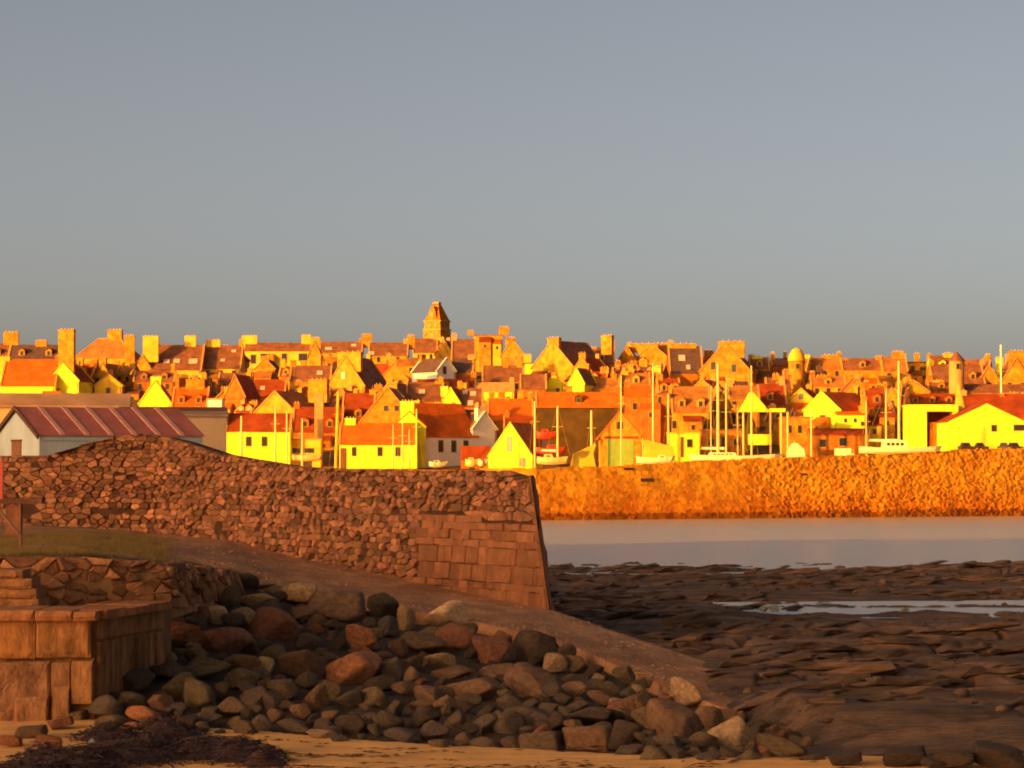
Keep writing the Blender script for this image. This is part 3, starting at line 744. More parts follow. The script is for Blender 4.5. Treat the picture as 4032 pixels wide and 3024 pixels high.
SHORT = [(1178, 2342, 'the flat tan boulder'), (1075, 2470, 'the large dark red block'), (1755, 2420, 'the pale cream boulder'), (1935, 2570, 'the rounded russet boulder'), (2090, 2565, 'the big dark overhung boulder'), (1420, 2522, 'the small orange wedge'), (1385, 2642, 'the large orange wedge'),
         (1046, 2617, 'the small cream cobble'), (2083, 2835, 'the wide flat grey boulder'), (1713, 2882, 'the light grey five sided boulder'), (2698, 2732, 'the tan slab on the slipway edge'), (2655, 2860, 'the largest grey brown boulder'), (2880, 2905, 'the pyramid shaped boulder'), (846, 2412, 'the cream egg shaped cobble'),
         (715, 2502, 'the rusty boulder by the quay'), (790, 2745, 'the long olive boulder'), (568, 2807, 'the orange slab'), (2310, 2920, 'the squared brown block'), (2455, 2805, 'the upright russet block'), (1510, 2385, 'the dark olive boulder'), (2095, 2700, 'the broad boulder under the overhang'), (515, 2690, 'the quay corner'), (1241, 2747, 'the round brown boulder in mid heap')]
CN = {'grey': 'grey', 'dark': 'dark', 'olive': 'olive', 'brown': 'brown', 'tan': 'tan', 'red': 'rusty', 'orange': 'orange', 'cream': 'cream'}
seen = {}
for o, px, py, w, c in sorted(FILL, key=lambda a: (a[1], a[2])):
    rel, nm = nearest_name(px, py, SHORT, 1.5, 1); base_ = ('small' if w < 60 else 'middling' if w < 90 else 'sizeable') + ' ' + CN[c] + ' stone'
    k_ = (base_, rel, nm); seen[k_] = seen.get(k_, 0) + 1
    o['label'] = (ORD[min(9, seen[k_] - 1)] + base_ + ' ' + rel + ' ' + nm)
# a few slabs and stones off the heap
random.seed(8)
boulder(3075, 2945, 200, 70, 'olive', 'long pale tapering stone lying aslant right of the pyramid boulder', rot=20, Yd=46.6, name='stone', grp='stones at the foot of the shore rock')
boulder(3200, 2988, 110, 36, 'grey', 'low grey stone at the sand edge right of the long stone', rot=8, Yd=45.8, name='stone', grp='stones at the foot of the shore rock')
for px, py, w, h, lab in ((3330, 2985, 130, 40, 'low dark weedy rock near the sand edge right of the long pale stone'), (3560, 2975, 170, 60, 'broad dark weedy rock in the lower right, left of the corner heap'), (3760, 2990, 150, 55, 'squat dark weedy rock in the lower right corner heap'), (3930, 2975, 190, 70, 'largest dark weedy rock near the right edge at the bottom'), (3680, 3005, 90, 34, 'small dark stone at the bottom right on the sand')):
    boulder(px, py, w, h, 'dark', lab, True, Yd=10400 * 5.0 / (py + h * .42 - 1850), name='stone', grp='dark stones in the lower right corner')
for i, (px, py, w, h) in enumerate(((120, 2880, 120, 40), (240, 2846, 100, 36), (40, 2915, 90, 40), (190, 2920, 110, 46), (300, 2815, 90, 34))):
    boulder(px, py, w, h, random.choice(('orange', 'red', 'brown')), ('flat stone at the foot of the quay, nearest the seaweed edge', 'flat stone right under the middle of the quay wall', 'flat stone at the left edge below the quay', 'flat stone half way between quay and seaweed', 'flat stone by the quay corner')[i], True, Yd=10400 * 5.0 / (py + h * .4 - 1850), name='stone', grp='flat orange stones at the foot of the quay')
for px, py, w, h, lab in ((3008, 2398, 36, 24, 'pale stone by the tide pool, leftmost of two touching'), (3046, 2397, 40, 26, 'pale stone by the tide pool, right one of two touching'), (3562, 2406, 36, 26, 'single pale stone in the middle of the tide pool')):
    o = boulder(px, py, w, h, 'cream', lab, Yd=107, name='stone', grp='pale stones at the tide pool'); o.color = (.75, .6, .42, 1)
o = boulder(365, 2918, 34, 22, 'cream', 'small white pebble on the dark seaweed', Yd=48.2, name='pebble', grp=None); o.color = (.75, .68, .5, 1); del_ = o.pop('group', None); o['category'] = 'pebble'

# ------------------------------------------------------------------ seaweed heap, grass, loose stones (uncountable)
random.seed(21); r_ = np.random.default_rng(21)
V = []; Fc = []
WP = [(100, 3060, 230), (330, 3000, 260), (600, 2960, 330), (800, 2960, 260), (950, 2975, 190), (450, 2900, 170), (660, 2890, 170), (200, 2990, 160), (1050, 3000, 120), (-60, 3060, 200)]
def weed_h(x, y):
    z = 0
    for px, py, w in WP:
        Yd = F * 5.0 / (py - 1850); cx_ = xpx(px, Yd); s = w / F * Yd
        z = max(z, .36 * math.exp(-(((x - cx_) / s) ** 2 + ((y - Yd) / (s * 1.6)) ** 2) * 1.4))
    return z
gx = np.linspace(-11, -2.6, 150); gy = np.linspace(41, 53, 150)
Pm = np.array([[(x, y, CZ - 5.06 + weed_h(x, y) * (.55 + .9 * float(fbm(x * 2.5, y * 2.0, 4))) - .10) for x in gx] for y in gy])
wo = grid_obj('seaweed', Pm, M['weed'], kind=None)
tag(wo, 'heap of dark brown seaweed on the sand below the boulders', 'seaweed', kind='stuff')
V = []; Fc = []
while len(Fc) < 5200 * 3:
    x = random.uniform(-11, -2.4); y = random.uniform(41.5, 52.6); h = weed_h(x, y)
    if h < .07 + .05 * random.random(): continue
    a = random.uniform(0, 6.28); L = random.uniform(.05, .22); w = random.uniform(.008, .028); z = CZ - 5.1 + h * (.55 + .9 * float(fbm(x * 2.5, y * 2.0, 4))) + .01
    n0 = len(V); dx, dy = math.cos(a), math.sin(a)
    zz = z
    for s_ in range(4):
        V += [(x - dy * w, y + dx * w, zz), (x + dy * w, y - dx * w, zz + .01)]
        x += dx * L / 3; y += dy * L / 3; zz += random.uniform(-.014, .018); a += random.uniform(-.7, .7); dx, dy = math.cos(a), math.sin(a)
    for s_ in range(3): q = n0 + 2 * s_; Fc.append((q, q + 1, q + 3, q + 2))
o = mesh_obj('seaweed_fronds', V, Fc, M['weed']); tag(o, 'loose ribbons of dark seaweed strewn over the heap', 'seaweed', kind='stuff')
# scraps of wrack and pebbles on the open sand
V = []; Fc = []
while len(Fc) < 900:
    px = random.uniform(900, 4050); py = 2890 + random.random() ** .7 * 150 + (px - 900) * .02; Yd = F * 5.0 / (py - 1850); x = xpx(px, Yd)
    if fbm(x * .9 + 2, Yd * 2.2, 3) < .55: continue
    n0 = len(V); a = random.uniform(-.6, .6); L = random.uniform(.03, .16); w = random.uniform(.01, .03); z = CZ - 4.97
    V += [(x - L, Yd - a * w, z), (x, Yd - w, z + .02), (x + L, Yd + a * w, z), (x, Yd + w, z + .015)]; Fc.append((n0, n0 + 1, n0 + 2, n0 + 3))
o = mesh_obj('wrack', V, Fc, M['weed']); tag(o, 'scraps of dark wrack strewn over the open orange sand', 'wrack', kind='stuff')
# grit and small stones on the slipway
V = []; Fc = []
for i in range(1500):
    a = random.random() ** .7 * (nS - 2); b2 = int(a); t = random.random(); t = t if random.random() < .35 else 1 - (1 - t) * .16
    P = A[b2] * (1 - t) + B[b2] * t; s_ = random.uniform(.01, .045); n0 = len(V)
    for d_ in ((-1, -.6, -.3), (1, -.5, -.3), (.9, .7, -.3), (-.8, .8, -.3), (-.5, -.3, .5), (.6, -.3, .45), (.4, .4, .5), (-.4, .4, .4)): V.append((P[0] + d_[0] * s_ * 1.4, P[1] + d_[1] * s_, P[2] + .01 + d_[2] * s_))
    Fc += [tuple(n0 + q for q in f) for f in ((4, 5, 6, 7), (0, 1, 5, 4), (1, 2, 6, 5), (2, 3, 7, 6), (3, 0, 4, 7))]
o = mesh_obj('slipway_grit', V, Fc, M['slip']); tag(o, 'grit and small stones scattered along the slipway', 'grit', kind='stuff')
# grass on the terrace
V = []; Fc = []
while len(Fc) < 14000:
    px = random.uniform(-60, 700) ** 1; t = random.random() ** 1.3 * .55
    if px > 350 and random.random() < (px - 350) / 350: continue
    fy, fY = np.interp(px, TC, [a for a, b_ in TF]), np.interp(px, TC, [b_ for a, b_ in TF]); bY = 113
    Yd = lerp(fY, bY, t); x = lerp(xpx(px, fY), xpx(px, bY), t); z = lerp(zpx(fy, fY), zpx(2075, bY), t)
    if fbm(x * .5 + 3, Yd * .2, 3) < .42: continue
    hgt = random.uniform(.05, .16); w = random.uniform(.008, .02); a = random.uniform(-.5, .5); n0 = len(V)
    V += [(x - w, Yd, z - .05), (x + w, Yd + .01, z - .05), (x + a * hgt, Yd + random.uniform(-.05, .05), z + hgt)]; Fc.append((n0, n0 + 1, n0 + 2))
o = mesh_obj('grass', V, Fc, M['grass']); tag(o, 'patchy green grass along the terrace at the left', 'grass', kind='stuff')
# loose stones on the shore rock
V = []; Fc = []
ico = boulder_mesh(300, sub=1); iv = np.array([v.co[:] for v in ico.vertices]); ifc = [tuple(p.vertices) for p in ico.polygons]; bpy.data.meshes.remove(ico)
ZG = Z + CZ; XG, YG = X, Y
for i in range(900):
    a = int(random.random() ** 1.2 * 505); b2 = random.randrange(60, 519)
    if fbm(XG[a, b2] * .25 + 5, YG[a, b2] * .2, 3) < .5: continue
    s = random.uniform(.04, .15) * (1 + YG[a, b2] / 150)
    n0 = len(V); q = iv * np.array([s * random.uniform(.8, 1.7), s, s * random.uniform(.4, .8)]); an = random.uniform(0, 6.28)
    q = np.stack([q[:, 0] * math.cos(an) - q[:, 1] * math.sin(an), q[:, 0] * math.sin(an) + q[:, 1] * math.cos(an), q[:, 2]], 1)
    V += (q + np.array([XG[a, b2], YG[a, b2], ZG[a, b2] + s * .2])).tolist(); Fc += [tuple(n0 + j for j in f) for f in ifc]
# broken slabs of the layered ledges
slb = boulder_mesh(411, box=True, sub=1); sv = np.array([v.co[:] for v in slb.vertices]); sfc = [tuple(p.vertices) for p in slb.polygons]; bpy.data.meshes.remove(slb)
VS = []; FS = []
while len(FS) < 2600 * len(sfc):
    a = int(random.random() ** .9 * 480); b2 = random.randrange(40, 519); x_, y_ = XG[a, b2], YG[a, b2]
    if mask_l[a, b2] < 1 or pool[a, b2] > .05 or fbm(x_ * .22 + 15, y_ * .12, 3) < .46: continue
    sc_ = random.uniform(.16, .55) * (.75 + y_ / 190); q = sv * np.array([sc_ * random.uniform(1, 2.2), sc_ * random.uniform(.6, 1.1), sc_ * random.uniform(.13, .34)])
    an = .25 + random.gauss(0, .35); tl = random.gauss(.08, .10)
    q = np.stack([q[:, 0], q[:, 1], q[:, 2] + q[:, 0] * tl - q[:, 1] * .10], 1)
    q = np.stack([q[:, 0] * math.cos(an) - q[:, 1] * math.sin(an), q[:, 0] * math.sin(an) + q[:, 1] * math.cos(an), q[:, 2]], 1)
    n0 = len(VS); VS += (q + np.array([x_, y_, ZG[a, b2] + sc_ * .05 - .10 * min(1, max(0, (y_ - 95) / 35))])).tolist(); FS += [tuple(n0 + j for j in f) for f in sfc]
o = mesh_obj('ledge_slabs', VS, FS, M['shore']); tag(o, 'broken dark slabs along the layered ledges of the shore', 'slabs', kind='stuff')
o = mesh_obj('shore_stones', V, Fc, M['shore'], smooth=True); tag(o, 'small weedy stones strewn over the dark shore rock', 'stones', kind='stuff')

# ------------------------------------------------------------------ houses
WINCACHE = {}
def window(parent, x, z, w, h, y=0.0, side=None, frame='frame', pane='glass', name='window'):
    key = (round(w, 2), round(h, 2), frame)
    if key not in WINCACHE:
        t = max(.05, .09 * min(w, h)); b = MB()
        b.box(-w / 2 - t, w / 2 + t, -.07, 0, -h / 2 - t * 1.5, -h / 2); b.box(-w / 2 - t, w / 2 + t, -.07, 0, h / 2, h / 2 + t)
        b.box(-w / 2 - t, -w / 2, -.068, 0, -h / 2, h / 2); b.box(w / 2, w / 2 + t, -.068, 0, -h / 2, h / 2)
        me1 = bpy.data.meshes.new('window'); me1.from_pydata(b.v, [], b.f); me1.materials.append(M[frame])
        b = MB().box(-w / 2, w / 2, -.02, 0, -h / 2, h / 2); me2 = bpy.data.meshes.new('pane'); me2.from_pydata(b.v, [], b.f); me2.materials.append(M[pane])
        WINCACHE[key] = (me1, me2)
    a, c = WINCACHE[key]
    o = bpy.data.objects.new(name, a); COL.objects.link(o); o.parent = parent; o.location = (x, y - .003, z)
    if side: o.rotation_euler = (0, 0, side)
    p = bpy.data.objects.new('pane', c); COL.objects.link(p); p.parent = o
    return o
def chimney(parent, x, y, zb, ztop_, w, d, m, pots=2):
    b = MB(); ch = .18
    b.box(x - w / 2, x + w / 2, y - d / 2, y + d / 2, zb, ztop_ - ch); b.box(x - w / 2 - .08, x + w / 2 + .08, y - d / 2 - .08, y + d / 2 + .08, ztop_ - ch, ztop_)
    c = b.build('chimney', M[m], parent)
    for i in range(pots):
        px_ = x + (i - (pots - 1) / 2) * w / max(1, pots) * .9
        MB().tube((px_, y, ztop_), (px_, y, ztop_ + .3), .11, .085, 8).build('chimney_pot', M['pot'], c)
def auto_Y(ye, hw):
    lo, hi = 400., 760.
    f = lambda Yd: zpx(ye, Yd) - zt(Yd) - hw
    if f(432) < 0 and f(500) < 0: pass
    for Yd in np.arange(432, 760, 1.0):
        if f(Yd) <= 0: return float(Yd)
    return 700.
RECTS = []
def add_dormers(t, dorm, w, ze, hr, sl_, wall, roof):
    for i in range(dorm):
        xd = lerp(-w / 2, w / 2, (i + .5) / dorm); zd = ze + hr * .18; dw_, dh = .65, min(1.25, hr * .5); yd = hr * .18 / sl_ - .05
        dm = MB().prism([(xd - dw_, zd - .3), (xd + dw_, zd - .3), (xd + dw_, zd + dh), (xd, zd + dh + .45), (xd - dw_, zd + dh)], yd, yd + dh / sl_ + .6, 'y').build('dormer', M[wall], t)
        q = MB()
        for sg in (-1, 1):
            P = [(xd + sg * (dw_ + .12), yd - .1, zd + dh - .06), (xd + sg * (dw_ + .12), yd + dh / sl_ + .6, zd + dh - .06), (xd, yd + dh / sl_ + .6, zd + dh + .47), (xd, yd - .1, zd + dh + .47)]; Q = [(a, b_, c_ + .09) for a, b_, c_ in P]
            q.hexa(P + Q if sg > 0 else [P[1], P[0], P[3], P[2], Q[1], Q[0], Q[3], Q[2]])
        q.build('dormer_roof', M[roof], dm); window(dm, xd, zd + dh * .5, .6, dh * .7, y=yd)
def H(label, kind, x0, x1, ye, yr, wall, roof, rot=0, hw=4.3, Y=None, ch=(), win=(), nwin=0, L=None, pitch=42, cope=True, sky=(), door=(), name='house', cat='house', group='houses of the harbour town', base=None, wh=1.15, swin=0, over=.22, dorm=0, extras=True):
    Yd = Y or auto_Y(ye, hw)
    k = F / Yd; c = math.cos(R(rot)); pc = (x0 + x1) / 2
    zb = zt(Yd) if base is None else base
    ze, zr = zpx(ye, Yd) - zb, zpx(yr, Yd) - zb
    w = (x1 - x0) / k / c; hr = max(.05, zr - ze)
    t = empty(name, (xpx(pc, Yd), Yd, zb), R(rot), label, cat, group)
    lx = lambda px: (px - pc) / k / c
    lz = lambda py: zpx(py, Yd) - zb
    RECTS.append((x0, x1, yr, ye, Yd))
    d0 = -3.0       # walls run down into the slope
    if kind == 'E':
        run = hr / math.tan(R(pitch)); dp = L or max(2 * run, 4); run = dp / 2
        MB().prism([(0, d0), (dp, d0), (dp, ze), (run, zr - .02), (0, ze)], -w / 2, w / 2, 'x').build('wall', M[wall], t)
        th = .16; b = MB(); sl_ = hr / run; ov = over
        for sg in (0, 1):
            yy = lambda a: a if sg == 0 else dp - a
            P = [(-w / 2 - .1, yy(-ov), ze - ov * sl_ + .03), (w / 2 + .1, yy(-ov), ze - ov * sl_ + .03), (w / 2 + .1, yy(run), zr + .03), (-w / 2 - .1, yy(run), zr + .03)]
            Q = [(a, y_, z_ + th) for a, y_, z_ in P]
            b.hexa(P + Q if sg == 0 else [P[1], P[0], P[3], P[2], Q[1], Q[0], Q[3], Q[2]])
        b.build('roof', M[roof], t)
        if cope and hr > .6:
            for sx in (-1, 1):
                b = MB(); xa, xb = sx * w / 2 - .16, sx * w / 2 + .16
                for sg in (0, 1):
                    yy = lambda a: a if sg == 0 else dp - a
                    P = [(xa, yy(-ov - .05), ze - ov * sl_ + .1), (xb, yy(-ov - .05), ze - ov * sl_ + .1), (xb, yy(run), zr + .1), (xa, yy(run), zr + .1)]
                    Q = [(a, y_, z_ + .25) for a, y_, z_ in P]
                    b.hexa(P + Q if sg == 0 else [P[1], P[0], P[3], P[2], Q[1], Q[0], Q[3], Q[2]])
                b.build('gable_coping', M['coping'], t)
        for px, py, ww, hh in sky:
            z = lz(py); y = (z - ze) / sl_; n_ = Vector((0, -sl_, 1)).normalized() * .2; u_ = Vector((0, 1, sl_)).normalized() * (hh / k * .8)
            cc = Vector((lx(px), y, z)) + n_ * 1.0; xx = Vector((ww / k / 2, 0, 0))
            lo_ = [cc - xx - u_, cc + xx - u_, cc + xx + u_, cc - xx + u_]
            MB().hexa([p for p in lo_] + [p + n_ * .45 for p in lo_]).build('skylight', M['skylight'], t)
        if dorm: add_dormers(t, dorm, w, ze, hr, sl_, wall, roof)
        cy = run
    elif kind == 'G':
        dp = L or 9
        MB().prism([(-w / 2, d0), (w / 2, d0), (w / 2, ze), (0, zr - .02), (-w / 2, ze)], 0, dp, 'y').build('wall', M[wall], t)
        th = .16; b = MB(); sl_ = hr / (w / 2); ov = over
        for sg in (-1, 1):
            P = [(sg * (w / 2 + ov), -.06, ze - ov * sl_ + .03), (sg * (w / 2 + ov), dp + .1, ze - ov * sl_ + .03), (0, dp + .1, zr + .03), (0, -.06, zr + .03)]
            Q = [(a, y_, z_ + th) for a, y_, z_ in P]
            b.hexa(P + Q if sg > 0 else [P[1], P[0], P[3], P[2], Q[1], Q[0], Q[3], Q[2]])
        b.build('roof', M[roof], t)
        if cope:
            for ya in (-.16, dp - .16):
                b = MB()
                for sg in (-1, 1):
                    P = [(sg * (w / 2 + ov + .04), ya, ze - ov * sl_ + .08), (sg * (w / 2 + ov + .04), ya + .36, ze - ov * sl_ + .08), (0, ya + .36, zr + .08), (0, ya, zr + .08)]
                    Q = [(a, y_, z_ + .22) for a, y_, z_ in P]
                    b.hexa(P + Q if sg > 0 else [P[1], P[0], P[3], P[2], Q[1], Q[0], Q[3], Q[2]])
                b.build('gable_coping', M['coping'] if wall not in ('yellow', 'lemon', 'cream') else M[wall], t)
        cy = .55
    elif kind == 'H':
        dp = L or max(6, .8 * w); MB().box(-w / 2, w / 2, 0, dp, d0, ze).build('wall', M[wall], t)
        o_ = .25; e = [(-w / 2 - o_, -o_, ze), (w / 2 + o_, -o_, ze), (w / 2 + o_, dp + o_, ze), (-w / 2 - o_, dp + o_, ze)]
        m_ = min(dp, w) / 2; r0, r1 = (-w / 2 + m_, dp / 2, zr), (max(w / 2 - m_, -w / 2 + m_ + .3), dp / 2, zr)
        mesh_obj('roof', e + [r0, r1], [(0, 1, 5, 4), (1, 2, 5), (2, 3, 4, 5), (3, 0, 4), (3, 2, 1, 0)], M[roof], t)
        hb = MB()
        for p, q in ((e[0], r0), (e[1], r1), (r0, r1)): hb.tube(Vector(p) + Vector((0, 0, .06)), Vector(q) + Vector((0, 0, .06)), .13, .13, 6)
        hb.build('hip_ridge', M['coping'], t)
        cy = dp / 2
    else:               # flat roofed block
        dp = L or 5; MB().box(-w / 2, w / 2, 0, dp, d0, ze - .25).build('wall', M[wall], t)
        MB().box(-w / 2 - .12, w / 2 + .12, -.12, dp + .12, ze - .25, ze).build('roof', M[roof], t); cy = dp / 2
    if extras and Yd > 441 and (x1 - x0) > 55:
        if kind == 'E' and not dorm and not sky and hr > 1.6 and random.random() < .6: add_dormers(t, random.choice((1, 2, 2, 3)) if w > 6 else 1, w, ze, hr, hr / run, wall, roof)
        if kind in 'EG' and len(ch) < 2:
            if kind == 'E':
                sx = random.choice((-1, 1)); chimney(t, sx * (w / 2 - .45), run, zr - .6, zr + random.uniform(.7, 1.4), random.uniform(.7, 1.3), .75, random.choice(('stone', 'ochre', 'coping', 'rust')), random.choice((1, 2, 3)))
            else: chimney(t, 0, dp - .5, zr - .6, zr + random.uniform(.7, 1.3), random.uniform(.7, 1.2), .75, random.choice(('stone', 'ochre', 'coping')), 2)
        for q_ in range(random.choice((0, 1, 1, 2))):      # lean-to wings crowding the front
            ww = random.uniform(1.6, 3.4); xw = random.uniform(-w / 2, w / 2 - .5); zw = ze - random.uniform(.5, 2.0); dw2 = random.uniform(1.5, 2.8); rw = random.uniform(.7, 1.5)
            wg = MB().prism([(-dw2, -3), (0, -3), (0, zw), (-dw2, zw - rw)], xw - ww / 2, xw + ww / 2, 'x').build('wing', M[random.choice((wall, 'stone', 'rust', 'lemon', 'ochre'))], t)
            P = [(xw - ww / 2 - .1, -dw2 - .15, zw - rw - .08), (xw + ww / 2 + .1, -dw2 - .15, zw - rw - .08), (xw + ww / 2 + .1, -.02, zw + .03), (xw - ww / 2 - .1, -.02, zw + .03)]
            MB().hexa(P + [(a, b_, c_ + .12) for a, b_, c_ in P]).build('wing_roof', M[random.choice((roof, 'red', 'slate', 'red_dark', 'tan_roof'))], wg)
            window(wg, xw, zw - rw - 1.0, .6, .8, y=-dw2)
        if kind in 'EG': MB().box(w / 2 - .35, w / 2 - .25, -.1, -.01, -2, ze - .15).build('downpipe', M['door'], t)
    for q in ch:
        px, wp, yt = q[:3]; cw = wp / k
        yb = q[3] if len(q) > 3 else None
        y = cy if yb is None else yb
        zb2 = (zr - hr * .5) if kind != 'F' else ze
        chimney(t, lx(px), y, zb2, lz(yt), cw, min(cw, .9), q[4] if len(q) > 4 else ('stone' if wall not in ('yellow', 'lemon') else 'lemon'), max(1, min(4, int(cw / .5))))
    for q in win:
        px, py, ww, hh = q; window(t, lx(px), lz(py), ww / k / c, hh / k)
    for i in range(nwin):
        a = (i + .5) / nwin; window(t, lerp(-w / 2, w / 2, a), ze - .45 - wh / 2 - (.0 if kind != 'G' else -.1), .75, wh)
    for i in range(swin):
        window(t, w / 2, ze - 1.1, .7, 1.1, side=R(90)).location = (w / 2 + .003, dp * (i + .5) / swin, ze - 1.1)
    for px, y0, y1, wp in door:
        z0, z1 = lz(y1), lz(y0); MB().box(lx(px) - wp / k / c / 2, lx(px) + wp / k / c / 2, -.05, 0, z0, z1).build('door', M['door'], t)
    return t

# ---- skyline row, left to right
H('slate roofed house at the far left edge with a broad yellow chimney', 'E', -60, 30, 1412, 1352, 'stone', 'slate', ch=[(28, 58, 1304)])
H('long grey slate roof on the skyline behind the orange roof at the far left', 'E', 28, 240, 1412, 1358, 'stone', 'slate_grey', ch=[(150, 44, 1338)])
H('red roofed cottage at the far left with bright yellow walls', 'E', 0, 215, 1518, 1414, 'yellow', 'red', hw=3.6, ch=[(-10, 50, 1400)])
H('bright yellow gable below the tallest left chimney stack', 'G', 186, 310, 1500, 1436, 'yellow', 'red_dark', rot=-15, L=7, ch=[(256, 66, 1297, .6, 'stone')])
H('hip roofed golden house with pale ridges on the left skyline', 'H', 286, 520, 1412, 1331, 'ochre', 'tan_roof', rot=-12, win=[(382, 1444, 20, 34), (453, 1444, 20, 34)], ch=[(426, 58, 1295)], L=8)
H('small porch gable in front of the hip roofed house', 'G', 371, 478, 1520, 1476, 'lemon', 'tan_roof', hw=2.8, L=4, nwin=1)
H('small yellow gable with a chimney right of the hip roofed house', 'G', 528, 590, 1450, 1400, 'ochre', 'slate', L=6, ch=[(500, 40, 1318, 3, 'stone'), (590, 60, 1323, .6, 'lemon')])
H('long slate terrace with a row of pale skylights, left half', 'E', 588, 790, 1455, 1356, 'lemon', 'slate', hw=4, sky=[(602, 1424, 28, 14), (650, 1424, 24, 14), (690, 1423, 24, 14), (755, 1424, 34, 18)], ch=[(735, 44, 1318), (588, 40, 1330)])
H('slate terrace, right half, beyond the slanting gable coping', 'E', 792, 945, 1450, 1358, 'lemon', 'slate', hw=4, sky=[(912, 1382, 18, 9), (872, 1420, 18, 9)], ch=[(826, 56, 1334)], nwin=3)
H('pale yellow house on the skyline with a row of dark windows', 'E', 962, 1222, 1381, 1350, 'lemon', 'slate', win=[(996, 1414, 20, 34), (1042, 1406, 34, 26), (1118, 1410, 20, 36), (1192, 1406, 34, 28)], ch=[(978, 60, 1320, None, 'lemon'), (1202, 36, 1318)])
H('golden gable end at the right of the pale yellow skyline house', 'G', 1214, 1262, 1400, 1345, 'ochre', 'slate', L=5, ch=[(1240, 36, 1330, .5, 'ochre')])
H('brown slate terrace on the skyline left of the clock tower, first roof', 'E', 1258, 1424, 1388, 1346, 'ochre', 'slate', nwin=2, ch=[(1442, 40, 1314)], sky=[(1292, 1374, 26, 10), (1390, 1360, 20, 8)])
H('brown slate terrace on the skyline left of the clock tower, second roof', 'E', 1452, 1604, 1398, 1349, 'ochre', 'slate', nwin=2, sky=[(1462, 1393, 22, 12)], ch=[(1616, 30, 1318)])
H('slate roofed house right under the stone tower', 'E', 1626, 1720, 1388, 1332, 'lemon', 'slate', nwin=2, ch=[(1732, 28, 1325)])
H('narrow orange gable below the tower on its right', 'G', 1712, 1782, 1395, 1340, 'ochre', 'slate', L=6, rot=-10)
H('brown slate roof on the skyline right of the tower', 'E', 1778, 1870, 1412, 1334, 'stone', 'slate')
H('flat topped golden stone house right of the tower', 'F', 1864, 1978, 1318, 1318, 'ochre', 'slate', hw=7, win=[(1905, 1362, 30, 22), (1950, 1375, 20, 36)], ch=[(1984, 40, 1285), (1852, 24, 1300)])
H('orange stone house with rounded top on the skyline', 'G', 1974, 2064, 1400, 1338, 'ochre', 'tan_roof', L=8, nwin=2, ch=[(2010, 40, 1330)])
H('low bright yellow wall with a chimney below the skyline', 'F', 2066, 2164, 1428, 1428, 'yellow', 'slate', hw=3.2, ch=[(2152, 18, 1394, .5, 'yellow'), (2076, 30, 1396, .5, 'lemon')])
H('large orange gable house with a long grey brown roof on the skyline', 'G', 2094, 2256, 1448, 1344, 'ochre', 'slate', rot=-38, L=12, ch=[(2176, 56, 1330, .6), (2300, 50, 1320, 8)], swin=3)
H('dark roofed house on the skyline right of the big orange gable', 'E', 2320, 2420, 1430, 1368, 'stone', 'slate', ch=[(2408, 30, 1338), (2340, 26, 1365)], nwin=2)
H('tall orange chimney house on the skyline', 'G', 2434, 2504, 1420, 1364, 'stone', 'tan_roof', L=7, rot=-8)
H('orange gable house with a flat chimney head on the skyline', 'G', 2496, 2640, 1420, 1356, 'stone', 'tan_roof', L=8, rot=-20, ch=[(2540, 110, 1352, .5), (2600, 70, 1350, 3)], nwin=2)
H('grey slate roof wedged between two orange stone gables', 'E', 2640, 2768, 1468, 1362, 'rust', 'slate_grey', hw=3.5, sky=[(2690, 1410, 26, 22), (2712, 1448, 16, 16)], ch=[(2700, 100, 1348)])
H('very large orange stone gable with a flat chimney head, right of centre', 'G', 2752, 2958, 1468, 1352, 'stone', 'tan_roof', L=12, rot=-12, ch=[(2880, 104, 1344, .6)], win=[(2810, 1440, 18, 30), (2890, 1450, 18, 30)])
H('small yellow chimney house right of the very large gable', 'E', 2955, 3030, 1450, 1408, 'ochre', 'slate', ch=[(2988, 40, 1402, None, 'yellow')], nwin=1)
H('bright yellow flat fronted house under the skyline', 'F', 3006, 3082, 1446, 1446, 'yellow', 'slate', hw=3.4, win=[(3060, 1485, 26, 24)])
H('brown roofed house with a dark post on the skyline', 'E', 3040, 3110, 1440, 1412, 'rust', 'slate', ch=[(3096, 12, 1385, None, 'dark_stone')])
H('orange house behind the round turret', 'E', 3180, 3320, 1452, 1408, 'stone', 'tan_roof', ch=[(3280, 70, 1396)], nwin=3)
H('brown roof on the right skyline behind two bright dormers', 'E', 3318, 3480, 1455, 1412, 'stone', 'slate', ch=[(3330, 34, 1412), (3470, 30, 1402)])
H('bright yellow dormer front, left one of two', 'G', 3360, 3394, 1452, 1432, 'yellow', 'slate', hw=3, L=4, cope=False)
H('bright yellow dormer front, right one of two', 'G', 3402, 3440, 1452, 1432, 'yellow', 'slate', hw=3, L=4, cope=False)
H('orange stone house with a flared chimney head on the right skyline', 'E', 3478, 3575, 1460, 1405, 'stone', 'tan_roof', ch=[(3546, 44, 1382)], nwin=2)
H('orange stone house with two rows of windows on the right skyline', 'F', 3566, 3676, 1424, 1424, 'ochre', 'slate', hw=5.5, win=[(3595, 1452, 16, 22), (3640, 1452, 30, 14), (3595, 1485, 16, 22), (3640, 1485, 30, 14)], ch=[(3620, 20, 1390), (3668, 16, 1392)])
H('broad brown slate roof left of the pointed turret', 'E', 3674, 3760, 1508, 1434, 'stone', 'slate', hw=4)
H('broad brown slate roof right of the pointed turret', 'E', 3790, 3880, 1508, 1436, 'stone', 'slate', hw=4)
H('small orange gable near the right edge beside the white pole', 'G', 3858, 3936, 1500, 1440, 'stone', 'slate', L=8, nwin=1)
H('tall orange gable at the right edge with a pale chimney head', 'G', 3950, 4056, 1500, 1412, 'ochre', 'slate', L=9, ch=[(4008, 60, 1382, .6)], nwin=2)
